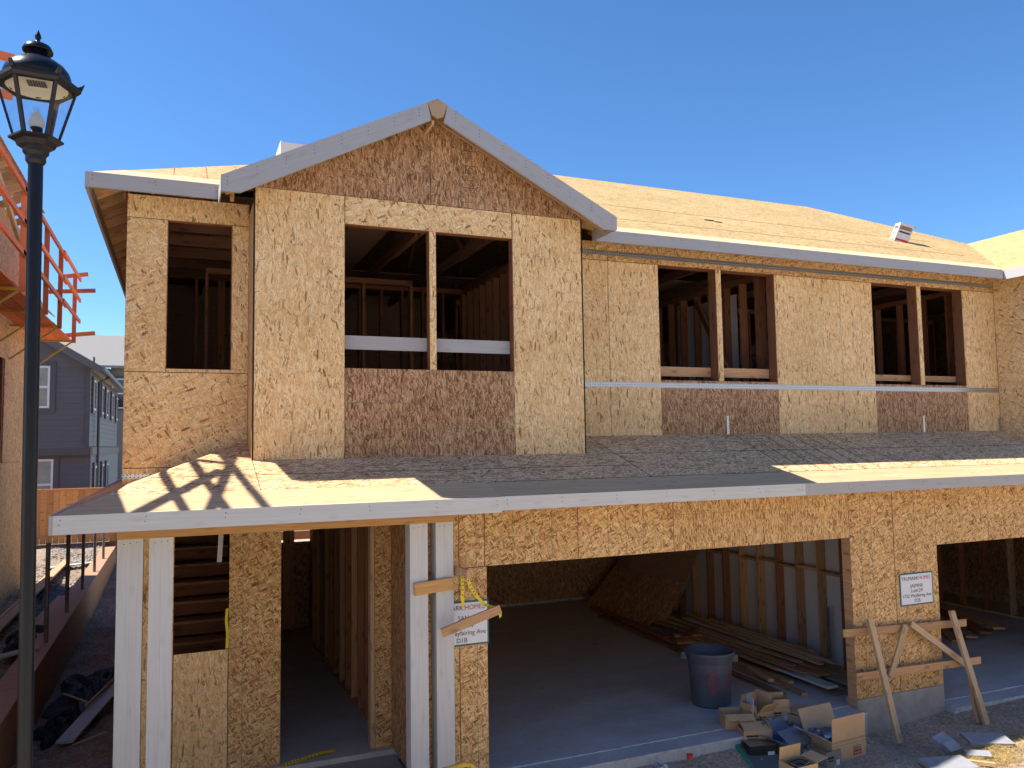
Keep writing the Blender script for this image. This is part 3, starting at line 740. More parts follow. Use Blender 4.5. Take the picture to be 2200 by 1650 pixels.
for i in range(4):
    x = .9+i*.95; b = MB()
    b.beam((x, 8.95, 6.16), (x, 11, 6.16), .04, .12, 'fir_shaded'); b.beam((x, 9, 6.2), (2.657+(x-2.657)*.2, 9, 7.1), .04, .09, 'fir_shaded'); b.build('roof_truss', H)
#PART2
# ================================================================== other things
# ---- street lamp
LX, LYp = -.77, 5.4
L = thing('street_lamp', 'black post-top street lamp with a six-sided glass lantern, close by at the left', 'street lamp', (LX+.035, LYp, -.34))
b = MB().lathe(LX, LYp, [(.14, -.34), (.14, -.2), (.06, -.1), (.048, .1), (.040, .3), (.040, 5.2)], 'lampblack', 32); b.build('pole', L, True)
hz = 5.172
b = MB().lathe(LX, LYp, [(.042, hz-.02), (.055, hz), (.055, hz+.03), (.07, hz+.05), (.072, hz+.075), (.09, hz+.085)], 'dark', 24)
def hexring(b, r0, z0, r1, z1, m_, rot=PI/6):
    for i in range(6):
        A, B = rot+i*PI/3, rot+(i+1)*PI/3
        p = lambda r, t, z: (LX+r*math.cos(t), LYp+r*math.sin(t), z)
        b.poly([p(r0, A, z0), p(r0, B, z0), p(r1, B, z1), p(r1, A, z1)], [(0, 0)]*4, m_)
ROT = .10
for r0, z0, r1, z1 in ((.06, hz+.06, .10, hz+.085), (.10, hz+.085, .112, hz+.115), (.112, hz+.115, .146, hz+.125), (.146, hz+.125, .146, hz+.137), (.146, hz+.137, .10, hz+.145), (.10, hz+.145, .001, hz+.146)): hexring(b, r0, z0, r1, z1, 'dark', ROT)
b.build('lantern_base', L)
zb, zt, rb, rt_ = hz+.14, hz+.45, .118, .205
KX = 1.13
fr = MB()
for i in range(6):
    t = ROT+i*PI/3
    p0 = Vector((LX+rb*math.cos(t), LYp+rb*math.sin(t), zb)); p1 = Vector((LX+rt_*math.cos(t), LYp+rt_*math.sin(t), zt))
    fr.beam(p0, p1, .022, .014, 'dark', up=(math.cos(t), math.sin(t), 0))
for r0, z0, r1, z1 in ((.172*KX, zt-.01, .195*KX, zt-.005), (.195*KX, zt-.005, .208*KX, zt+.012), (.208*KX, zt+.012, .208*KX, zt+.034), (.208*KX, zt+.034, .15*KX, zt+.045), (.172*KX, zt-.01, .165*KX, zt+.01)): hexring(fr, r0, z0, r1, z1, 'dark', ROT)
for i in range(6):
    t = ROT+i*PI/3; c, s_ = math.cos(t), math.sin(t)
    P_ = lambda r, z, o=0: Vector((LX+r*c-o*s_, LYp+r*s_+o*c, z))
    for o in (-1,):
        fr.prism([P_(.19, zt+.03, -.012), P_(.238, zt+.028, -.012), P_(.252, zt+.068, -.012), P_(.235, zt+.052, -.012)], P_(0, 0, .024)-P_(0, 0, 0), 'dark')
frame = fr.build('lantern_frame', L)
for i in range(6):
    A, B = ROT+i*PI/3, ROT+(i+1)*PI/3
    p = lambda r, t, z: (LX+r*math.cos(t), LYp+r*math.sin(t), z)
    MB().poly([p(rb-.004, A, zb), p(rb-.004, B, zb), p(rt_-.004, B, zt), p(rt_-.004, A, zt)], [(0, 0)]*4, 'glass').build('glass_pane', frame)
MB().lathe(LX, LYp, [(.165, zt+.035), (.182, zt+.05), (.182, zt+.075), (.172, zt+.105), (.150, zt+.135), (.11, zt+.165), (.062, zt+.19), (.055, zt+.20), (.05, zt+.215), (.045, zt+.24)], 'lampblack', 40).build('dome', L, True)
MB().lathe(LX, LYp, [(.045, zt+.235), (.082, zt+.225), (.083, zt+.235), (.07, zt+.262), (.045, zt+.275), (.02, zt+.283), (.010, zt+.30), (.018, zt+.315), (.016, zt+.33), (.0001, zt+.37)], 'lampblack', 24).build('finial', L, True)
rf = MB().lathe(LX, LYp, [(.0001, zt+.030), (.158, zt+.030), (.165, zt+.0)], 'cream', 40).build('reflector', L, True)
gb = MB()
for i in range(7):
    for j in range(6):
        gb.box(LX-.05+i*.0145, LX-.039+i*.0145, LYp-.045+j*.0145, LYp-.034+j*.0145, zt+.024, zt+.029, 'steel')
gb.build('light_array', rf)
MB().lathe(LX, LYp, [(.034, zb), (.034, zb+.065), (.0001, zb+.066)], 'dark', 20).build('socket', L, True)
MB().lathe(LX, LYp, [(.030, zb+.066), (.042, zb+.085), (.043, zb+.10), (.032, zb+.135), (.021, zb+.15), (.019, zb+.165)], 'frost', 24).lathe(LX, LYp, [(.019, zb+.165), (.019, zb+.195)], 'glass', 20).build('bulb_chimney', L, True)
L.rotation_euler = (0, R(-.5), 0)

# ---- signs
def sign(name, label, x0, x1, z0, z1, y, lines, grp='lot signs'):
    s = thing(name, label, 'sign', ((x0+x1)/2, y, z0), grp)
    MB().box(x0, x1, y-.008, y-.002, z0, z1, 'signg').build('backing', s)
    MB().box(x0+.018, x1-.018, y-.0095, y-.0085, z0+.018, z1-.018, 'signw').build('board', s)
    for body, sz, dx, z, mat, al, sx in lines:
        text('lettering', body, sz, ((x0+x1)/2+dx, y-.0105, z), s, mat, align=al, sx=sx)
    return s
sign('lot_sign', 'white lot sign with green edge on the pier between the garages', 8.85, 9.455, 1.205, 1.63, 7.999, [
    ('TRUMARK', .068, .035, 1.535, 'ink', 'RIGHT', .98), ('HOMES', .068, .04, 1.535, 'red', 'LEFT', .98), ('JASMINE', .062, 0, 1.44, 'ink', 'CENTER', 1),
    ('Lot# D9', .062, 0, 1.375, 'ink', 'CENTER', 1), ('1732 Wayfairing Ave', .062, 0, 1.31, 'ink', 'CENTER', 1), ('D2B', .062, 0, 1.245, 'ink', 'CENTER', 1)])
import itertools
sign('lot_sign', 'white lot sign with green edge half hidden by white posts left of the garage', 2.42, 3.02, 1.365, 1.82, 7.999, [
    ('TRUMARK', .07, .02, 1.73, 'ink', 'RIGHT', .98), ('HOMES', .07, .03, 1.73, 'red', 'LEFT', .98), ('SAN', .066, .02, 1.625, 'ink', 'CENTER', 1),
    ('Lot# D10', .066, .0, 1.55, 'ink', 'CENTER', 1), ('Wayfairing Ave', .066, .06, 1.475, 'ink', 'CENTER', 1), ('D1B', .066, 0, 1.40, 'ink', 'CENTER', 1)])
# caution tape scraps
def ribbon(name, label, pts, wdt, parent=None, cat='tape', m_='yellow', side=(1, 0, .2), ticks=True, grp=None):
    b = MB(); pts = [Vector(p) for p in pts]; sd = Vector(side).normalized()*wdt/2
    for i, (p, q) in enumerate(zip(pts, pts[1:])):
        b.poly([p-sd, p+sd, q+sd, q-sd], [(0, 0)]*4, m_)
        if ticks:
            n_ = max(1, int((q-p).length/.035)); nr = (q-p).cross(sd).normalized()
            if nr.y > 0: nr = -nr
            if (i*7) % 3 != 2:
                for k in range(n_):
                    c = p+(q-p)*((k+.5)/n_)+nr*.0015; d = (q-p).normalized()*.008
                    b.poly([c-sd*.5-d, c+sd*.5-d, c+sd*.5+d*.4, c-sd*.5+d*.4], [(0, 0)]*4, 'ink')
    o = b.build(name); tag(o, label, cat, grp); return o
ribbon('caution_tape', 'short yellow caution tape hanging straight beside the white post', [(2.618, 7.66, 2.13), (2.625, 7.66, 2.02), (2.62, 7.67, 1.92), (2.635, 7.68, 1.82)], .03, grp='caution tape scraps')
ribbon('caution_tape', 'yellow caution tape drooping from block to the tilted brace', [(2.66, 7.62, 2.11), (2.70, 7.63, 2.02), (2.76, 7.64, 1.93), (2.84, 7.64, 1.84), (2.95, 7.62, 1.80), (3.0, 7.62, 1.77), (3.01, 7.63, 1.70)], .032, grp='caution tape scraps', side=(.8, 0, .6))
ribbon('caution_tape', 'yellow caution tape lying across the entry threshold', [(1.08, 9.22, .006), (1.3, 9.3, .01), (1.5, 9.33, .03), (1.68, 9.42, .006)], .05, grp='caution tape scraps', side=(0, 1, .3))
ribbon('caution_tape', 'yellow tape hanging at the edge of the stair opening', [(.50, 9.27, 1.72), (.49, 9.26, 1.6), (.505, 9.27, 1.45), (.50, 9.26, 1.30)], .03, grp='caution tape scraps', ticks=False)
# yellow tube barrier at the bottom
yb = thing('barrier', 'yellow rounded tube barrier below the white posts', 'barrier', (2.1, 6.95, -.36))
pts = [(1.92, 6.97, -.36), (1.92, 6.97, .44), (1.96, 6.97, .535), (2.05, 6.97, .57), (2.38, 6.97, .60), (2.45, 6.97, .585), (2.50, 6.97, .50), (2.52, 6.97, -.36)]
MB().tube(pts, .022, 'yellowp', 12).build('tube_frame', yb)
MB().tube([(2.21, 6.97, .585), (2.21, 6.97, -.34)], .013, 'yellowp', 8).build('crossbar', yb)
MB().tube([(1.93, 6.97, .1), (2.51, 6.97, .12)], .013, 'yellowp', 8).build('crossbar', yb)

# ---- leaning sawhorse style frame
fr = thing('timber_frame', 'nailed timber barricade frame leaning on the pier between the garages', 'barricade', (9.1, 7.7, -.33))
for a_, b_ in (((8.15, 7.48, -.27), (8.16, 7.86, 1.14)), ((9.55, 7.38, -.23), (9.64, 7.88, 1.10))):
    MB().beam(a_, b_, .085, .04, 'fir_pale', up=(0, -1, .15)).build('leg', fr)
MB().beam((9.52, 7.47, -.23), (9.62, 7.64, .25), .06, .04, 'fir', up=(0, -1, .15)).build('back_leg', fr)
MB().beam((7.77, 7.93, .985), (9.96, 7.93, .905), .03, .095, 'fir').build('rail', fr)
MB().beam((7.90, 7.87, .445), (10.12, 7.87, .40), .03, .095, 'fir').build('rail', fr)
MB().beam((8.80, 7.885, .99), (8.40, 7.80, .40), .08, .025, 'fir_pale', up=(0, -1, .1)).build('brace', fr)
MB().beam((8.90, 7.885, 1.0), (9.80, 7.80, .37), .08, .025, 'fir_pale', up=(0, -1, .1)).build('brace', fr)

# ---- trash can
cx, cy = 6.50, 8.98
t = thing('trash_can', 'dark grey-blue plastic bin with pink spray paint in the garage', 'trash can', (cx, cy, 0))
MB().lathe(cx, cy, [(.001, .012), (.235, .012), (.24, .0), (.25, .02), (.285, .55), (.297, .56), (.30, .60), (.312, .615), (.318, .66), (.326, .672), (.322, .69), (.305, .69), (.29, .55), (.235, .03), (.001, .03)], 'can', 48).build('bin_body', t, True)
for a_ in (2.5, 5.6):
    hb = MB(); c_, s_ = math.cos(a_), math.sin(a_)
    hb.obox((cx+.325*c_, cy+.325*s_, .61), (-.06*s_, .06*c_, 0), (.035*c_, .035*s_, .0), (0, 0, .045), 'can'); hb.build('handle', t)
random.seed(3); sp = MB()
for k in range(60):
    a_ = random.choice((-2.3, -2.2, -2.05, -1.95, -1.4, -1.3, -1.2))+random.gauss(0, .05); z_ = random.uniform(.16, .5); h_ = random.uniform(.03, .12); w_ = random.uniform(.008, .03); sk = random.uniform(-.10, .10)
    r_ = lambda z: .25+(z-.02)*.066+.0025
    q = [(cx+r_(z)*math.cos(A), cy+r_(z)*math.sin(A), z) for A, z in ((a_, z_), (a_+w_, z_), (a_+w_*1.6+sk, z_+h_), (a_+sk, z_+h_))]
    sp.poly(q, [(0, 0)]*4, 'pink')
sp.build('spray_paint', t)

# ---- lumber in the garage
def board(label, p, q, w_, h_, m_='fir', name='lumber_board', cat='board', grp='boards lying in the garage', up=(0, 0, 1)):
    o = MB().beam(p, q, w_, h_, m_, up=up).build(name); tag(o, label, cat, grp); return o
board('reddish two by four reaching furthest left of the loose boards', (7.53, 8.78, .022), (7.62, 12.4, .022), .09, .04, 'fir_red')
board('tan two by four with its end beside the reddish one', (7.80, 8.68, .022), (7.84, 12.6, .022), .10, .04, 'fir')
board('short offcut board lying on the tan two by four', (7.72, 9.25, .065), (7.86, 9.9, .065), .09, .035, 'fir_pale')
board('brown board between the tan and the white one', (7.90, 9.05, .07), (7.98, 12.2, .03), .09, .04, 'fir')
board('wide white primed board with its end near the garage door', (8.17, 8.56, .10), (8.17, 12.0, .12), .19, .03, 'primedw')
board('dark plywood strip under the wide white board', (8.28, 8.50, .015), (8.30, 10.6, .015), .26, .012, 'formwood')
board('long fir plank against the white board', (8.40, 8.95, .13), (8.36, 12.4, .12), .20, .035, 'fir')
board('long plank nearest the wall end of the pile', (8.60, 8.42, .06), (8.58, 12.6, .10), .14, .04, 'fir_pale')
board('narrow plank hugging the stud wall', (8.78, 8.40, .05), (8.80, 12.6, .08), .12, .04, 'fir')
board('reddish plank on the long pile by the wall', (8.48, 9.2, .17), (8.52, 12.8, .17), .12, .035, 'fir_red')
board('upper white primed board in the pile', (8.60, 10.2, .20), (8.62, 12.6, .20), .14, .02, 'primedw')
board('white primed board lying tight beside the studs', (8.95, 9.55, .12), (8.97, 12.4, .13), .12, .02, 'primedw')
board('second white board beside the studs, slightly lower', (8.84, 9.50, .09), (8.84, 12.3, .10), .10, .02, 'primed')
board('low reddish board leading back to the leaning sheets', (7.62, 11.2, .02), (7.72, 14.2, .02), .12, .04, 'fir_red')
board('second low reddish board toward the leaning sheets', (7.80, 12.0, .06), (7.9, 14.8, .06), .14, .04, 'fir_red')
rnl = random.Random(4)
for k in range(9):
    x_ = 8.02+k*.10; y_ = 9.0+rnl.random()*1.6
    board(('first', 'second', 'third', 'fourth', 'fifth', 'sixth', 'seventh', 'eighth', 'ninth')[k]+' thin board of the jumbled top layer on the garage pile, from the left', (x_+rnl.uniform(-.1, .1), y_, .16+.012*k), (x_+rnl.uniform(-.15, .15), y_+2.2+rnl.random()*1.4, .17+.012*k), .09, .02, rnl.choice(('fir', 'fir_pale', 'fir_pale', 'fir_red')))
for k, (a_, dx, lb) in enumerate(((.12, 0, 'lowest'), (-.05, .02, 'second'), (.1, -.02, 'third'), (-.2, .02, 'fourth'), (.9, -.08, 'topmost, slanting'))):
    c_ = Vector((8.02+dx, 11.5, .03+k*.05)); d_ = Vector((math.cos(a_-.2), math.sin(a_-.2), .0))*.34
    board(lb+' block in the little stack of short offcuts', c_-d_, c_+d_, .14, .042, 'fir' if k % 2 else 'fir_red', 'offcut_block', 'offcut', 'stack of short offcuts')
def sheet(label, pts, m_='osb_brown', th=.012):
    pts = [Vector(p) for p in pts]; nrm = (pts[1]-pts[0]).cross(pts[2]-pts[0]).normalized()
    o = MB().prism(pts, nrm*th, m_, u=(pts[1]-pts[0]).normalized()).build('leaning_sheet'); tag(o, label, 'wood sheet', 'sheets leaning on the garage studs')
def par(o, a_, b_): o, a_, b_ = Vector(o), Vector(a_), Vector(b_); return [o, o+a_, o+a_+b_, o+b_]
sheet('large reddish sheet lowest of the leaning sheets', par((7.98, 15.3, .01), (.12, -2.3, 0), (.75, .05, .75)), 'osb_brown')
sheet('big upright sheet at the back of the leaning sheets', par((8.62, 15.5, .3), (0, -2.6, 0), (.42, -.25, 1.15)), 'formwood')
sheet('middle brown sheet of the leaning sheets', par((8.28, 14.7, .10), (.05, -1.9, -.05), (.62, .1, .98)), 'formwood')
sheet('near tilted sheet ending by the short offcuts', par((8.15, 13.9, .05), (.1, -1.25, 0), (.5, .35, .72)), 'osb_brown')
for k in range(4):
    o = MB().beam((12.6+k*.35, 9.9-.35*k*0+.3, -.13+.04*k), (14.6+k*.1, 13.0, -.13+.04*k), .2, .04, ('fir', 'formwood', 'fir_red', 'fir')[k]).build('lumber_board')
    tag(o, ('lowest', 'second', 'third', 'highest')[k]+' long board on the floor of the right garage', 'board', 'boards in the right garage')

# ---- cartons
def carton(name, label, x, y, z, sx, sy, sz, rz=0, m_='card', inner='carddark', flaps=(1, 1, 1, 1), fa=(60, 60, 60, 60), fl=None, rx=0, ry=0, fm=None, grp='open cardboard cartons', cat='carton', bodyextra=None):
    Rm = Matrix.Rotation(rz, 4, 'Z') @ Matrix.Rotation(rx, 4, 'X') @ Matrix.Rotation(ry, 4, 'Y')
    th = .004
    t = thing(name, label, cat, (x, y, z), grp)
    T = Matrix.Translation((x, y, z)) @ Rm
    b = MB()
    def bx(b, c, h, m_):
        b.obox(T @ Vector(c), (Rm.to_3x3() @ Vector((h[0], 0, 0))), (Rm.to_3x3() @ Vector((0, h[1], 0))), (Rm.to_3x3() @ Vector((0, 0, h[2]))), m_)
    hx, hy = sx/2, sy/2
    bx(b, (0, -hy, sz/2), (hx, th/2, sz/2), m_); bx(b, (0, hy, sz/2), (hx, th/2, sz/2), m_)
    bx(b, (-hx, 0, sz/2), (th/2, hy-th/2, sz/2), m_); bx(b, (hx, 0, sz/2), (th/2, hy-th/2, sz/2), m_)
    bx(b, (0, 0, th), (hx-th/2, hy-th/2, th/2), inner); b.build('carton_body', t)
    # flaps: front(-y), back(+y), left(-x), right(+x); angle 0 = closed, 90 = straight up, 180 = hanging
    fl = fl or (sy*.5, sy*.5, sy*.5, sy*.5); fm = fm or (m_,)*4
    for i, (on, a_, l_) in enumerate(zip(flaps, fa, fl)):
        if not on: continue
        a_ = R(a_); b = MB()
        ax = [(0, -hy), (0, hy), (-hx, 0), (hx, 0)][i]
        out = [Vector((0, -1, 0)), Vector((0, 1, 0)), Vector((-1, 0, 0)), Vector((1, 0, 0))][i]
        side = Vector((hx-.004, 0, 0)) if i < 2 else Vector((0, hy-.004, 0))
        d = (out*math.cos(a_)*-1+Vector((0, 0, 1))*math.sin(a_))*l_/2
        nr = side.cross(d).normalized()*th/2
        c = Vector((ax[0], ax[1], sz+.003))+d
        Rt = Rm.to_3x3(); b.obox(T @ c, Rt @ side, Rt @ d, Rt @ nr, fm[i]); b.build('flap', t)
    return t, T, Rm
random.seed(11)
# big carton with printed front and raised flaps
t, T, Rm = carton('parts_carton', 'big cardboard carton of metal connectors with tall printed front flap', 7.08, 7.42, -.26, .54, .40, .28, .07, flaps=(1, 1, 1, 0), fa=(92, 112, 150, 90), fl=(.26, .25, .20, .2), inner='carddark', fm=('card', 'card', 'cardwhite', 'card'))
def on_front(body, u, v, size, m_, sx=1, y0=-.2035):
    p = T @ Vector((u, y0, v)); e = (Rm).to_euler()
    return text('print', body, size, p, t, m_, rot=(PI/2, 0, e.z), sx=sx)
pb = MB(); A3 = Rm.to_3x3()
pb.obox(T @ Vector((.13, -.2035, .17)), A3 @ Vector((.062, 0, 0)), A3 @ Vector((0, 0, .025)), A3 @ Vector((0, .0008, 0)), 'ink')
pb.obox(T @ Vector((.13, -.2045, .17)), A3 @ Vector((.057, 0, 0)), A3 @ Vector((0, 0, .020)), A3 @ Vector((0, .0008, 0)), 'card')
pb.obox(T @ Vector((.13, -.2035, .118)), A3 @ Vector((.062, 0, 0)), A3 @ Vector((0, 0, .025)), A3 @ Vector((0, .0008, 0)), 'red')
pb.obox(T @ Vector((-.19, -.2035, .06)), A3 @ Vector((.045, 0, 0)), A3 @ Vector((0, 0, .04)), A3 @ Vector((0, .0008, 0)), 'cardwhite')
for v_ in (.235, .27): pb.obox(T @ Vector((0, -.2035, v_)), A3 @ Vector((.26, 0, 0)), A3 @ Vector((0, 0, .0012)), A3 @ Vector((0, .0006, 0)), 'ink')
pb.build('printed_label', t)
on_front('SIMPSON', .13, .160, .026, 'ink', .95, -.2060); on_front('Strong-Tie', .13, .110, .026, 'cardwhite', .9, -.2050); on_front('|||||||', -.18, .04, .03, 'ink', .8, -.2050)
for u_, b_ in ((-.17, 'NO SAW CUTTER'), (.02, 'NO BOX CUTTER'), (.18, 'DO NOT CUT')):
    on_front(b_, u_, .42, .020, 'ink', 1, -.2045)
    on_front('NO SAW', u_, .445, .020, 'ink', 1, -.2055)
rg_ = MB()
for u_ in (-.075, .11):
    for k in range(20):
        A = 2*PI*k/20; B = 2*PI*(k+1)/20
        P_ = lambda r, a_: T @ Vector((u_+r*math.cos(a_), -.2062, .435+r*math.sin(a_)))
        rg_.poly([P_(.022, A), P_(.022, B), P_(.026, B), P_(.026, A)], [(0, 0)]*4, 'ink')
rg_.build('printed_ring', t)
def connectors(n, cx, cy, cz, rx, ry, s=.07, label=None, grp=None):
    for k in range(n):
        x = cx+random.uniform(-rx, rx); y = cy+random.uniform(-ry, ry); z = cz+random.uniform(-.03, .04); a = random.uniform(-.6, .9); ti = random.uniform(-.5, .6)
        d = Vector((math.cos(a), math.sin(a), ti)).normalized()*s*random.uniform(.7, 1.2); sd = Vector((-d.y, d.x, 0)).normalized()*.026; up = d.cross(sd).normalized()
        b = MB(); b.obox((x, y, z), d, sd, up*.0015, 'bracket'); c2 = Vector((x, y, z))+sd+up*.02; b.obox(c2, d, up*.02, sd.normalized()*.0015, 'bracket')
        c3 = Vector((x, y, z))+d*.6+up*.004; b.obox(c3, d*.22, sd*.7, up*.001, 'cardwhite' if k % 2 else 'ink')
        o = b.build('steel_connector'); tag(o, label, 'connector', grp)
connectors(18, 7.06, 7.44, .0, .20, .13, .07, 'galvanised steel connector lying in the big printed carton', 'steel connectors in the big carton')
connectors(10, 7.38, 7.72, -.16, .10, .08, .06, 'loose steel connector on the ground behind the big carton', 'loose steel connectors behind the big carton')
carton('carton', 'carton at the far left of the heap with a white paper-lined side', 6.26, 8.16, .005, .34, .26, .17, -.35, flaps=(1, 0, 0, 1), fa=(200, 60, 60, 95), fl=(.12, .1, .1, .17), fm=('card', 'card', 'card', 'cardwhite'), inner='cardblack')
carton('carton', 'brown carton with torn upright flaps behind the heap', 6.55, 8.12, -.02, .30, .24, .18, .2, flaps=(1, 1, 1, 1), fa=(130, 88, 100, 80), fl=(.16, .17, .1, .2), m_='card')
carton('carton', 'tan carton with curled upright flap beside the torn one', 6.86, 8.12, -.03, .22, .2, .2, -.3, flaps=(1, 1, 0, 1), fa=(95, 75, 90, 100), fl=(.1, .14, .1, .1), m_='card')
carton('carton', 'closed brown carton with red and green print at the back', 7.12, 8.02, -.02, .42, .30, .12, .35, flaps=(1, 1, 0, 0), fa=(6, 4, 0, 0), fl=(.15, .15, .1, .1), m_='card')
carton('carton', 'brown carton with half closed lid above the black one', 6.32, 7.92, -.14, .34, .3, .20, -.32, flaps=(1, 1, 0, 1), fa=(20, 30, 0, 60), fl=(.16, .14, .1, .1), m_='card')
carton('carton', 'black printed carton with brown lid on the green-edged board', 6.22, 7.70, -.19, .34, .20, .15, -.22, m_='cardblack', flaps=(1, 1, 0, 0), fa=(4, 4, 0, 0), fl=(.1, .1, .1, .1), fm=('carddark',)*4)
carton('carton', 'grey-blue carton with bent lid in the middle of the heap', 6.58, 7.62, -.22, .36, .32, .20, .12, m_='cardblue', inner='cardblack', flaps=(1, 1, 1, 1), fa=(30, 120, 160, 150), fl=(.2, .16, .14, .14))
carton('carton', 'grey-green carton between the blue one and the big one', 6.80, 7.30, -.27, .24, .26, .22, .1, m_='cardolive', inner='cardblack', flaps=(0, 0, 1, 0), fa=(30, 120, 150, 150), fl=(.1, .1, .08, .1))
t2, T2, R2 = carton('carton', 'small tan carton of dark cable coils in front of the heap', 6.02, 6.84, -.12, .30, .24, .20, .05, m_='cardlight', flaps=(0, 1, 0, 1), fa=(90, 85, 90, 170), fl=(.1, .13, .1, .15), inner='carddark')
for k in range(5):
    b = MB(); r_ = .07+.006*k; b.tube([(6.02+r_*1.3*math.cos(a_*PI/8), 6.84+r_*math.sin(a_*PI/8), .0+.02*k+.01*math.sin(a_)) for a_ in range(17)], .006, 'ink' if k % 2 else 'steel', 6)
    tag(b.build('cable_coil'), 'dark cable coil in the small tan carton', 'cable coil', 'cable coils in the small carton')
connectors(12, 6.72, 7.82, -.02, .16, .10, .06, 'steel connector scattered on the middle cartons', 'steel connectors on the middle cartons')
bpy.context.view_layer.update()
for o in [o for o in C.objects if o.type == 'EMPTY' and o.get('group') == 'open cardboard cartons'][1:]:
    bd = [c for c in o.children if c.name.startswith('carton_body')][0]; me_ = bd.data
    f_ = me_.polygons[3]; vs_ = [me_.vertices[i].co.copy() for i in f_.vertices]; cc_ = sum(vs_, Vector())/4; e1 = vs_[1]-vs_[0]; e2 = vs_[3]-vs_[0]; nn = f_.normal.copy()
    for du, dv, wu, wv, mm in ((-.2, .2, .22, .05, 'ink'), (-.2, .05, .18, .03, 'ink'), (.28, -.1, .12, .14, 'cardwhite'), (0, -.38, .46, .02, 'carddark')):
        MB().obox(cc_+e1*du+e2*dv+nn*.0012, e1*wu, e2*wv, nn*.0008, mm).build('printed_label', bd)
gb_ = thing('green_edged_board', 'grey board with a bright green edge under the cartons', 'board', (6.2, 7.7, -.1))
MB().prism([(6.12, 8.22, .015), (6.60, 8.25, .015), (6.55, 6.9, -.29), (5.84, 7.2, -.25)], (0, 0, -.02), 'olivebrd').build('sheet', gb_)
MB().prism([(6.10, 8.22, .018), (6.135, 8.22, .018), (5.875, 7.2, -.246), (5.83, 7.2, -.248)], (0, 0, -.03), 'greentape').build('green_edge', gb_)
# small litter
b = MB().lathe(5.28, 7.72, [(.03, -.075), (.038, -.03), (.036, -.03), (.026, -.07)], 'redcup', 14); tag(b.build('plastic_cup', None, True), 'small bright red plastic cup on the dirt before the garage', 'cup')
b = MB()
for k in range(7):
    a_ = random.uniform(0, 6); b.poly([(4.83+.03*k*math.cos(a_)*.3, 7.78-.02*k, -.09+.03*(k % 2)), (4.87+.01*k, 7.76-.02*k, -.05), (4.90+.005*k, 7.73-.02*k, -.09), (4.85, 7.70-.02*k, -.07+.02*(k % 3))], [(0, 0)]*4, 'plasticbag')
tag(b.build('plastic_bag'), 'crumpled pale blue plastic on the dirt by the apron', 'plastic bag')
# ---- box on the upper roof
bx0 = thing('roof_carton', 'white and red printed carton standing on the sunny upper roof', 'carton', (12.55, 10.9, 7.1))
n_ = Vector((0, -.447, .894)); uz = Vector((.22, -.30, .93)).normalized(); ux = Vector((.85, -.5, 0)); ux = (ux-uz*ux.dot(uz)).normalized(); uy = uz.cross(ux)
c_ = Vector((12.60, 10.93, 7.285)); 
MB().obox(c_, ux*.13, uy*.15, uz*.175, 'cardwhite').build('carton_body', bx0)
q_ = MB(); q_.obox(c_-uy*.151+uz*.09, ux*.11, uz*.035, uy*.001, 'carddark'); q_.obox(c_-uy*.151+uz*.01, ux*.10, uz*.015, uy*.001, 'ink'); q_.obox(c_-uy*.151-uz*.14, ux*.12, uz*.02, uy*.001, 'red')
q_.obox(c_-ux*.131+uz*.10, uy*.11, uz*.025, ux*.001, 'red'); q_.obox(c_-ux*.131-uz*.02, uy*.09, uz*.01, ux*.001, 'ink'); q_.obox(c_-ux*.131-uz*.145, uy*.13, uz*.012, ux*.001, 'red')
q_.build('printed_label', bx0)
MB().obox(c_+uz*.178+ux*.06+uy*.05, ux*.13, uy*.12, uz*.003, 'cardlight').build('flap', bx0)
tag(MB().beam((8.05, 10.87, 7.115), (8.22, 10.85, 7.11), .03, .012, 'ink').beam((8.2, 10.80, 7.08), (8.33, 10.78, 7.07), .025, .012, 'ink').build('cloth_scrap'), 'small dark scrap lying on the middle of the upper roof', 'scrap')

# ---- scrap slabs and straw at the lower right
for lb, c, hx, hy, rz_, tl, m_ in (('curved grey offcut standing behind the straw', (8.23, 6.93, -.07), .15, .08, .3, .5, 'foam'), ('small arched grey offcut before the standing one', (8.15, 6.75, -.07), .10, .06, .1, .55, 'foam'),
                                ('wide grey slab crossing into the sunlight', (8.72, 6.75, -.075), .24, .15, -.5, .05, 'foam'), ('narrow grey offcut among the straw', (8.24, 6.50, -.08), .13, .05, -.6, .3, 'foam'),
                                ('large pale slab at the bottom edge', (7.68, 6.42, -.07), .26, .15, -.25, .06, 'foam'), ('thin pale lath beside the large slab', (7.95, 6.38, -.07), .24, .015, -.8, .05, 'fir_pale')):
    ax = Vector((math.cos(rz_), math.sin(rz_), 0)); ay = Vector((-math.sin(rz_)*math.cos(tl), math.cos(rz_)*math.cos(tl), math.sin(tl)))
    tag(MB().obox(c, ax*hx, ay*hy, ax.cross(ay)*.018, m_).build('slab_scrap'), lb, 'scrap', 'grey slab scraps')
random.seed(5); sw = MB()
for k in range(2600):
    cc = random.choice(((8.47, 6.92, .25), (8.41, 6.63, .3), (8.36, 6.32, .3), (9.14, 6.83, .25), (8.04, 6.47, .25), (8.8, 6.5, .4)))
    x = random.gauss(cc[0], cc[2]*.6); y = random.gauss(cc[1], cc[2]*.3); a_ = random.uniform(0, PI); l_ = random.uniform(.03, .08)
    z = gh2(x, y)+random.uniform(.0, .035); d = Vector((math.cos(a_), math.sin(a_), random.uniform(-.3, .3)))*l_; s_ = Vector((-d.y, d.x, 0)).normalized()*.0018
    p = Vector((x, y, z)); sw.poly([p-d-s_, p-d+s_, p+d+s_, p+d-s_], [(k*.1, 0)]*4, 'straw')
so_ = sw.build('straw'); struct(so_, 'stuff')
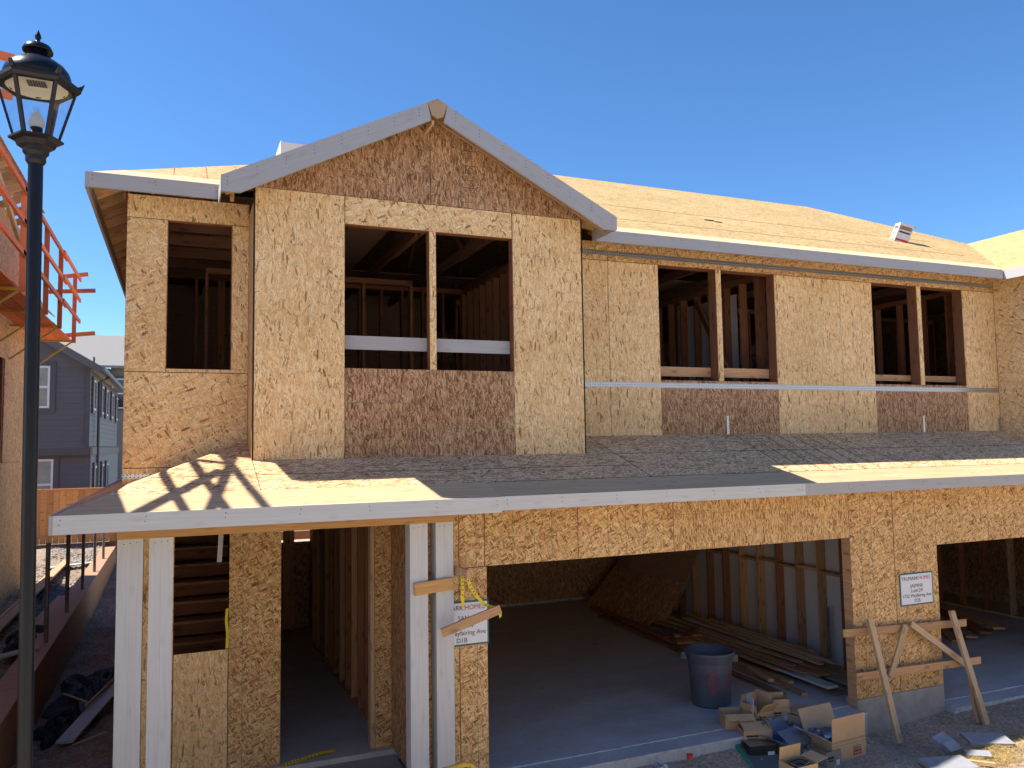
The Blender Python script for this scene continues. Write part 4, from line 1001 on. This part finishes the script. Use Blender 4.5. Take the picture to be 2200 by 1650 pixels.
for (x, y, r_) in ((8.12, 6.28, .05), (8.05, 7.5, .03), (9.3, 6.75, .05), (8.0, 7.1, .025)):
    b = MB(); pebble(b, x, y, gh2(x, y), r_, 'rock'); tag(b.build('stone'), 'loose grey stone on the dirt near the leaning frame', 'stone', 'loose stones by the frame')
# ---- left yard
cb = thing('retaining_curb', 'long low timber-formed retaining curb running back to the fence', 'retaining wall', (-1.85, 8, .1))
MB().box(-1.73, -1.70, 7.5, 26.8, -.5, .55, 'formwood').box(-2.02, -1.99, 7.5, 26.8, -.2, .55, 'formwood').build('form_side', cb)
o = MB(); o.box(-2.03, -1.695, 7.5, 26.8, .551, .585, 'formwood'); o.build('top_plank', cb)
for i, y in enumerate((13.93, 16.32, 18.83, 21.32, 23.7)):
    o = MB().tube([(-1.80, y, .56), (-1.80, y, 2.05)], .032, 'steel', 14).build('steel_post')
    tag(o, ('nearest', 'second nearest', 'middle', 'second farthest', 'farthest')[i]+' steel post on the retaining curb', 'post', 'steel posts on the curb')
fn = thing('board_fence', 'orange cedar board fence closing the yard behind the curb', 'fence', (-4, 27, .6))
for i in range(96):
    x = -9.5+i*.165
    MB().box(x, x+.158, 27+(.01 if i % 2 else 0), 27.02+(.01 if i % 2 else 0), .70, 2.25, 'cedar').build('fence_board', fn)
MB().box(-9.5, 6.4, 26.96, 27.06, 2.255, 2.30, 'cedar').build('cap_rail', fn)
MB().box(-9.5, 6.4, 26.97, 26.995, .42, .69, 'fir_red').build('kickboard', fn)
def crumple(name, label, cx, cy, z, sx, sy, h, m_='black', seed=1, cat='plastic sheet', grp=None, n=26):
    rnd = random.Random(seed); ks = [(rnd.uniform(3, 14)/sx*.6, rnd.uniform(3, 14)/sy*.6, rnd.uniform(0, 6), rnd.uniform(.4, 1)) for _ in range(7)]
    b = MB(); V = {}
    for j in range(n+1):
        for i in range(n+1):
            u, v = i/n*2-1, j/n*2-1; x, y = u*sx, v*sy
            e = max(0, 1-(u*u+v*v)**1.1); s_ = sum(abs(math.sin(a*x+b_*y+c)) * d for a, b_, c, d in ks)/4
            r_ = 1+.25*math.sin(5*math.atan2(v, u)+seed)
            V[i, j] = (cx+x*r_*.9, cy+y*r_*.9, z+h*e*s_+rnd.uniform(0, .012)-(0 if e > 0 else .05))
    for j in range(n):
        for i in range(n):
            if (((i+.5)/n*2-1)**2+((j+.5)/n*2-1)**2) > 1: continue
            b.poly([V[i, j], V[i+1, j], V[i+1, j+1], V[i, j+1]], [(0, 0)]*4, m_)
    o = b.build(name, None, True); tag(o, label, cat, grp); return o
crumple('plastic_sheet', 'crumpled black plastic sheet heap beside the curb', -1.2, 13.6, -.16, .50, 1.5, .22, seed=2, grp='black plastic sheets', n=44)
crumple('plastic_sheet', 'nearest small black plastic bundle by the curb foot', -1.42, 12.0, -.16, .26, .5, .16, seed=4, grp='black plastic sheets', n=30)
crumple('plastic_sheet', 'black plastic sheet spilling over the top of the curb', -2.15, 14.7, .50, .30, .9, .2, seed=6, grp='black plastic sheets', n=30)
crumple('plastic_sheet', 'flat dark plastic sheet beyond the second steel post', -2.6, 20.0, .32, .45, 2.2, .06, seed=8, grp='black plastic sheets', n=30)
def yb_(label, p, q, w_, h_, m_): tag(MB().beam(p, q, w_, h_, m_).build('yard_board'), label, 'board', 'boards lying in the side yard')
yb_('wide grey primed board lying beside the white posts', (-1.24, 11.35, -.10), (-.72, 13.5, .06), .20, .03, 'primed')
yb_('thin pale lath beside the grey primed board', (-1.15, 11.3, -.13), (-.80, 11.6, -.12), .025, .015, 'fir_pale')
yb_('short white board upright against the house side', (-.80, 15.2, -.1), (-.62, 15.6, .25), .14, .02, 'primed')
yb_('grey board crossing the curb top behind the lamp', (-2.45, 13.0, .60), (-1.85, 13.5, .62), .16, .03, 'primed')
yb_('small brown stick crossing the black plastic', (-1.45, 13.0, .05), (-1.1, 12.4, .06), .02, .02, 'fir_pale')
yb_('long brown stake on the black plastic', (-1.1, 12.3, .04), (-.75, 13.7, .10), .03, .03, 'fir')
yb_('weathered plank half buried far back by the house', (-1.0, 17.5, -.12), (-.62, 18.6, -.10), .16, .025, 'fir_pale')
for k in range(4):
    yb_(('lowest', 'second', 'third', 'topmost')[k]+' long plank of the pile along the neighbouring wall', (-3.0+.08*k, 13.5, .36+.045*k), (-2.85+.06*k, 24, .42+.05*k), .16, .04, ('fir', 'fir_pale', 'fir_red', 'fir_pale')[k])
yb_('brown plywood strip leaning on the curb by the second post', (-2.25, 15.6, .40), (-2.1, 19.0, .45), .32, .015, 'formwood')
yb_('pale board lying in the sun by the fence', (-3.0, 23.2, .50), (-1.95, 23.4, .55), .2, .03, 'primedw')

# ---- neighbouring building under construction
NB = thing('unfinished_neighbour', 'unfinished plywood sheathed building at the left edge behind the lamp', 'building', (-3.6, 16, .2))
nx0 = -3.3
def np_(y0, y1, z0, z1, m_='osb_gold'):
    b = MB(); b.box(nx0-.012, nx0, y0+G, y1-G, z0+G, z1-G, m_); b.build('wall_panel', NB)
for y0, y1 in ((6, 8.4), (8.4, 10.8), (10.8, 13.2), (13.2, 15.6), (15.6, 18), (20.7, 21.4)):
    for z0, z1 in ((.35, 3.2), (3.2, 6.2)): np_(y0, y1, z0, z1, 'osb_goldv')
np_(18, 20.7, .35, 3.2, 'osb_goldv'); np_(18.9, 20.7, 3.2, 6.2, 'osb_goldv'); np_(18, 18.9, 5.3, 6.2, 'osb_goldv')
for y0, y1 in ((14.5, 16.5), (16.5, 20.2)): np_(y0, y1, 6.2, 8.3, 'osb_brown')
MB().box(-3.36, -3.29, 6, 21.4, .0, .345, 'stem').build('foundation_wall', NB)
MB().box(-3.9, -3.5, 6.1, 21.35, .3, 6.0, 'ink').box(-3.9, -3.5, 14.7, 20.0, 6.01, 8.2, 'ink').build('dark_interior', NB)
MB().beam((-3.34, 18.02, 3.2), (-3.34, 18.02, 5.3), .04, .14, 'fir_red', up=(0, 1, 0)).beam((-3.34, 18.88, 3.2), (-3.34, 18.88, 5.3), .04, .14, 'fir_red', up=(0, 1, 0)).build('window_frame', NB)
MB().prism([(-2.75, 14.2, 8.55), (-2.75, 19.5, 8.55), (-6, 19.5, 10.2), (-6, 14.2, 10.2)], (0, 0, -.02), 'osb_brown', u=(0, 1, 0)).build('roof', NB)
MB().prism([(-2.9, 20.6, 6.75), (-2.9, 22.6, 6.75), (-3.9, 22.6, 7.5), (-3.9, 20.6, 7.5)], (0, 0, -.02), 'osb_brown', u=(0, 1, 0)).build('roof', NB)
for i in range(8):
    y = 14.5+i*.7; MB().beam((-3.3, y, 8.25), (-2.8, y, 8.48), .04, .14, 'fir').build('rafter_tail', NB)
for i in range(5):
    y = 20.6+i*.6; MB().beam((-3.33, y, 6.2), (-3.33, y, 7.3), .04, .12, 'fir', up=(0, 1, 0)).build('wall_stud', NB)
# scaffold
SC = thing('scaffold', 'orange painted plank scaffold with guard rails along the neighbouring building', 'scaffold', (-2.9, 16, 6.1))
ys = (7.6, 10.0, 12.5, 14.9, 17.35, 19.3, 21.8)
for y in ys:
    MB().beam((-2.4, y, 6.02), (-2.4, y, 7.72), .045, .09, 'orange', up=(1, 0, 0)).build('guard_post', SC)
    MB().beam((-3.3, y, 6.06), (-2.36, y, 6.06), .04, .05, 'yellowp').build('bracket_arm', SC)
    MB().beam((-3.29, y, 5.35), (-2.45, y, 6.03), .035, .035, 'yellowp').build('bracket_strut', SC)
for (a_, b_) in ((7, 10.3), (9.7, 15.2), (14.6, 19.9), (19.2, 22.3)):
    k = (a_ > 15)*.03
    for z in (6.62, 7.14, 7.66): MB().beam((-2.36+k, a_, z), (-2.36+k, b_, z-.01), .04, .09, 'orange').build('guard_rail', SC)
    for j, x in enumerate((-3.12, -2.87, -2.62)): MB().beam((x, a_, 6.105+(a_ % 2)*.02), (x, b_, 6.105+(a_ % 2)*.02), .235, .035, 'orange').build('deck_plank', SC)
for z, xa, xb in ((7.66, -2.7, -2.14), (7.26, -3.1, -1.97), (6.20, -2.75, -1.96)): MB().beam((xa, 22.0, z), (xb, 22.0, z+.10), .04, .10, 'orange').build('end_rail', SC)
for z in (8.75, 9.33): MB().beam((-3.4, 13.6, z+.12), (-2.38, 13.6, z), .04, .13, 'orange').build('end_rail', SC)
MB().beam((-2.62, 13.6, 6.1), (-2.62, 13.6, 9.5), .045, .09, 'orange', up=(1, 0, 0)).build('guard_post', SC)
for z in (6.72, 7.2, 7.7): MB().beam((-3.3, 11.0, z+.9), (-2.1, 11.0, z+.9), .04, .10, 'orange').build('end_rail', SC)
MB().beam((-2.42, 7.0, 6.1), (-2.3, 10.2, 7.7), .04, .09, 'orange').beam((-3.0, 7.9, 6.2), (-2.0, 9.6, 6.9), .04, .12, 'orange').build('diagonal_brace', SC)  # out-of-frame braces added to throw slanting shadows on the porch roof
MB().beam((-2.9, 13.0, 8.9), (-2.5, 17.8, 6.1), .06, .10, 'fir_pale').build('raking_board', SC)
# ---- grey houses
GH = thing('grey_house', 'dark grey lap sided two storey house behind the fence', 'house', (-6, 36, .3))
def sidingx(parent, x0, x1, z0, z1, y, m_, step=.19):
    b = MB(); z = z0
    while z < z1-.01:
        z2 = min(z+step, z1); b.prism([(x0, y, z), (x1, y, z), (x1, y+.02, z2), (x0, y+.02, z2)], (0, .04, 0), m_); z = z2
    b.build('front_wall', parent)
def sidingy(parent, y0, y1, z0, z1, x, m_, step=.19):
    b = MB(); z = z0
    while z < z1-.01:
        z2 = min(z+step, z1); b.prism([(x, y0, z), (x, y1, z), (x-.02, y1, z2), (x-.02, y0, z2)], (-.04, 0, 0), m_); z = z2
    b.build('side_wall', parent)
sidingx(GH, -9.5, -3.0, 3.55, 6.35, 32, 'siding'); sidingx(GH, -9.5, -2.93, .3, 3.25, 32.25, 'siding')
MB().box(-9.5, -2.9, 31.96, 32.3, 3.25, 3.52, 'trimg').build('band_board', GH)
sidingy(GH, 32.1, 46, 3.55, 6.35, -2.98, 'siding2'); sidingy(GH, 32.35, 46, .3, 3.25, -2.92, 'siding2')
MB().box(-3.05, -2.88, 32.3, 46, 3.25, 3.52, 'trimg').build('band_board', GH)
MB().box(-3.1, -2.955, 31.95, 32.08, 3.52, 6.35, 'trimg').build('corner_board', GH)
MB().prism([(-9.3, 32, 6.35), (-2.98, 32, 6.35), (-6.1, 32, 8.25)], (0, .05, 0), 'siding').build('gable_wall', GH)
rfh = MB().prism([(-2.6, 31.6, 6.28), (-2.6, 46.3, 6.28), (-6.1, 46.3, 8.42), (-6.1, 31.6, 8.42)], (0, 0, .10), 'shingle', u=(0, 1, 0)).build('roof', GH)
MB().prism([(-9.6, 31.6, 6.28), (-6.1, 31.6, 8.42), (-6.1, 46.3, 8.42), (-9.6, 46.3, 6.28)], (0, 0, .10), 'shingle', u=(0, 1, 0)).build('roof_side', rfh)
MB().prism([(-2.6, 31.58, 6.10), (-2.6, 31.58, 6.36), (-6.1, 31.58, 8.5), (-6.1, 31.58, 8.2)], (0, -.04, 0), 'siding').build('rake_board', rfh)
MB().box(-2.6, -2.48, 31.6, 46.3, 6.22, 6.36, 'siding2').build('gutter', rfh)
MB().tube([(-2.52, 34.2, 6.2), (-2.86, 34.2, 6.0), (-2.86, 34.2, .3)], .05, 'trimg', 8).build('downspout', GH)
MB().tube([(-3.4, 38, 6.8), (-3.4, 38, 7.35)], .04, 'trimg', 8).build('vent_pipe', rfh)
def hwin(parent, x0, x1, z0, z1, y, pane='panec'):
    f = MB(); t_ = .07
    for a_ in ((x0-.17, x1+.17, z1, z1+.15), (x0-.17, x1+.17, z0-.15, z0), (x0-.17, x0, z0, z1), (x1, x1+.17, z0, z1)): f.box(a_[0], a_[1], y-.045, y, a_[2], a_[3], 'trimg')
    o = f.build('window', parent); f = MB()
    for a_ in ((x0, x1, z1-t_, z1), (x0, x1, z0, z0+t_), (x0, x0+t_, z0+t_, z1-t_), (x1-t_, x1, z0+t_, z1-t_), (x0+t_, x1-t_, (z0+z1)/2-.04, (z0+z1)/2+.04)): f.box(a_[0], a_[1], y-.04, y-.01, a_[2], a_[3], 'white')
    f.build('sash', o); MB().box(x0+t_, x1-t_, y-.02, y-.015, z0+t_, z1-t_, pane).build('pane', o)
hwin(GH, -5.2, -4.22, 4.9, 6.38, 32.0); hwin(GH, -5.1, -4.08, 1.35, 3.12, 32.25)
def hwiny(parent, y0, y1, z0, z1, x):
    f = MB(); f.box(x-.02, x+.05, y0, y1, z0, z1, 'trimg'); o = f.build('window', parent)
    MB().box(x+.05, x+.075, y0+.12, y1-.12, z0+.12, z1-.12, 'white').build('sash', o); MB().box(x+.06, x+.09, y0+.2, y1-.2, z0+.2, z1-.2, 'pane').build('pane', o)
for y in (32.7, 36.1, 38.2, 41.2, 44.2): hwiny(GH, y, y+.9, 4.75, 6.1, -2.97)
for y in (33.0, 36.1, 38.2): hwiny(GH, y, y+.8, 1.0, 2.95, -2.91)
G2 = thing('grey_roofed_house', 'farther grey house with a pale shingled roof showing at the gap', 'house', (-8, 58, 0))
MB().box(-15, -4.1, 56, 60, 0, 8.5, 'siding').box(-4.09, 0, 56.5, 60, 0, 8.6, 'siding2').build('wall', G2)
MB().prism([(-15, 55.5, 8.5), (0, 55.5, 8.5), (0, 62, 11.2), (-15, 62, 11.2)], (0, 0, .15), 'shingle').build('roof', G2)
hwin(G2, -4.0, -3.2, 6.0, 7.9, 56.45, 'pane')
# ---- pale house added out of view to bounce warm light onto the facade
FH = thing('light_bounce_house', 'unseen pale stucco house added behind the viewpoint to bounce light', 'house', (5, -8, -.6))
FB = MB(); xs = [-26+i*4 for i in range(19)]
FB.box(-26, 46, -16, -6.2, -.6, 7.2, 'stucco').build('wall', FH)
for i, x in enumerate(xs[:-1]):
    for z in (.4, 3.6):
        f = MB().box(x+1.2, x+2.6, -6.2, -6.12, z, z+1.7, 'white').build('window', FH); MB().box(x+1.3, x+2.5, -6.12, -6.10, z+.1, z+1.6, 'pane').build('pane', f)
MB().prism([(-27, -5.6, 7.1), (47, -5.6, 7.1), (47, -11, 9.6), (-27, -11, 9.6)], (0, 0, .15), 'shingle').build('roof', FH)
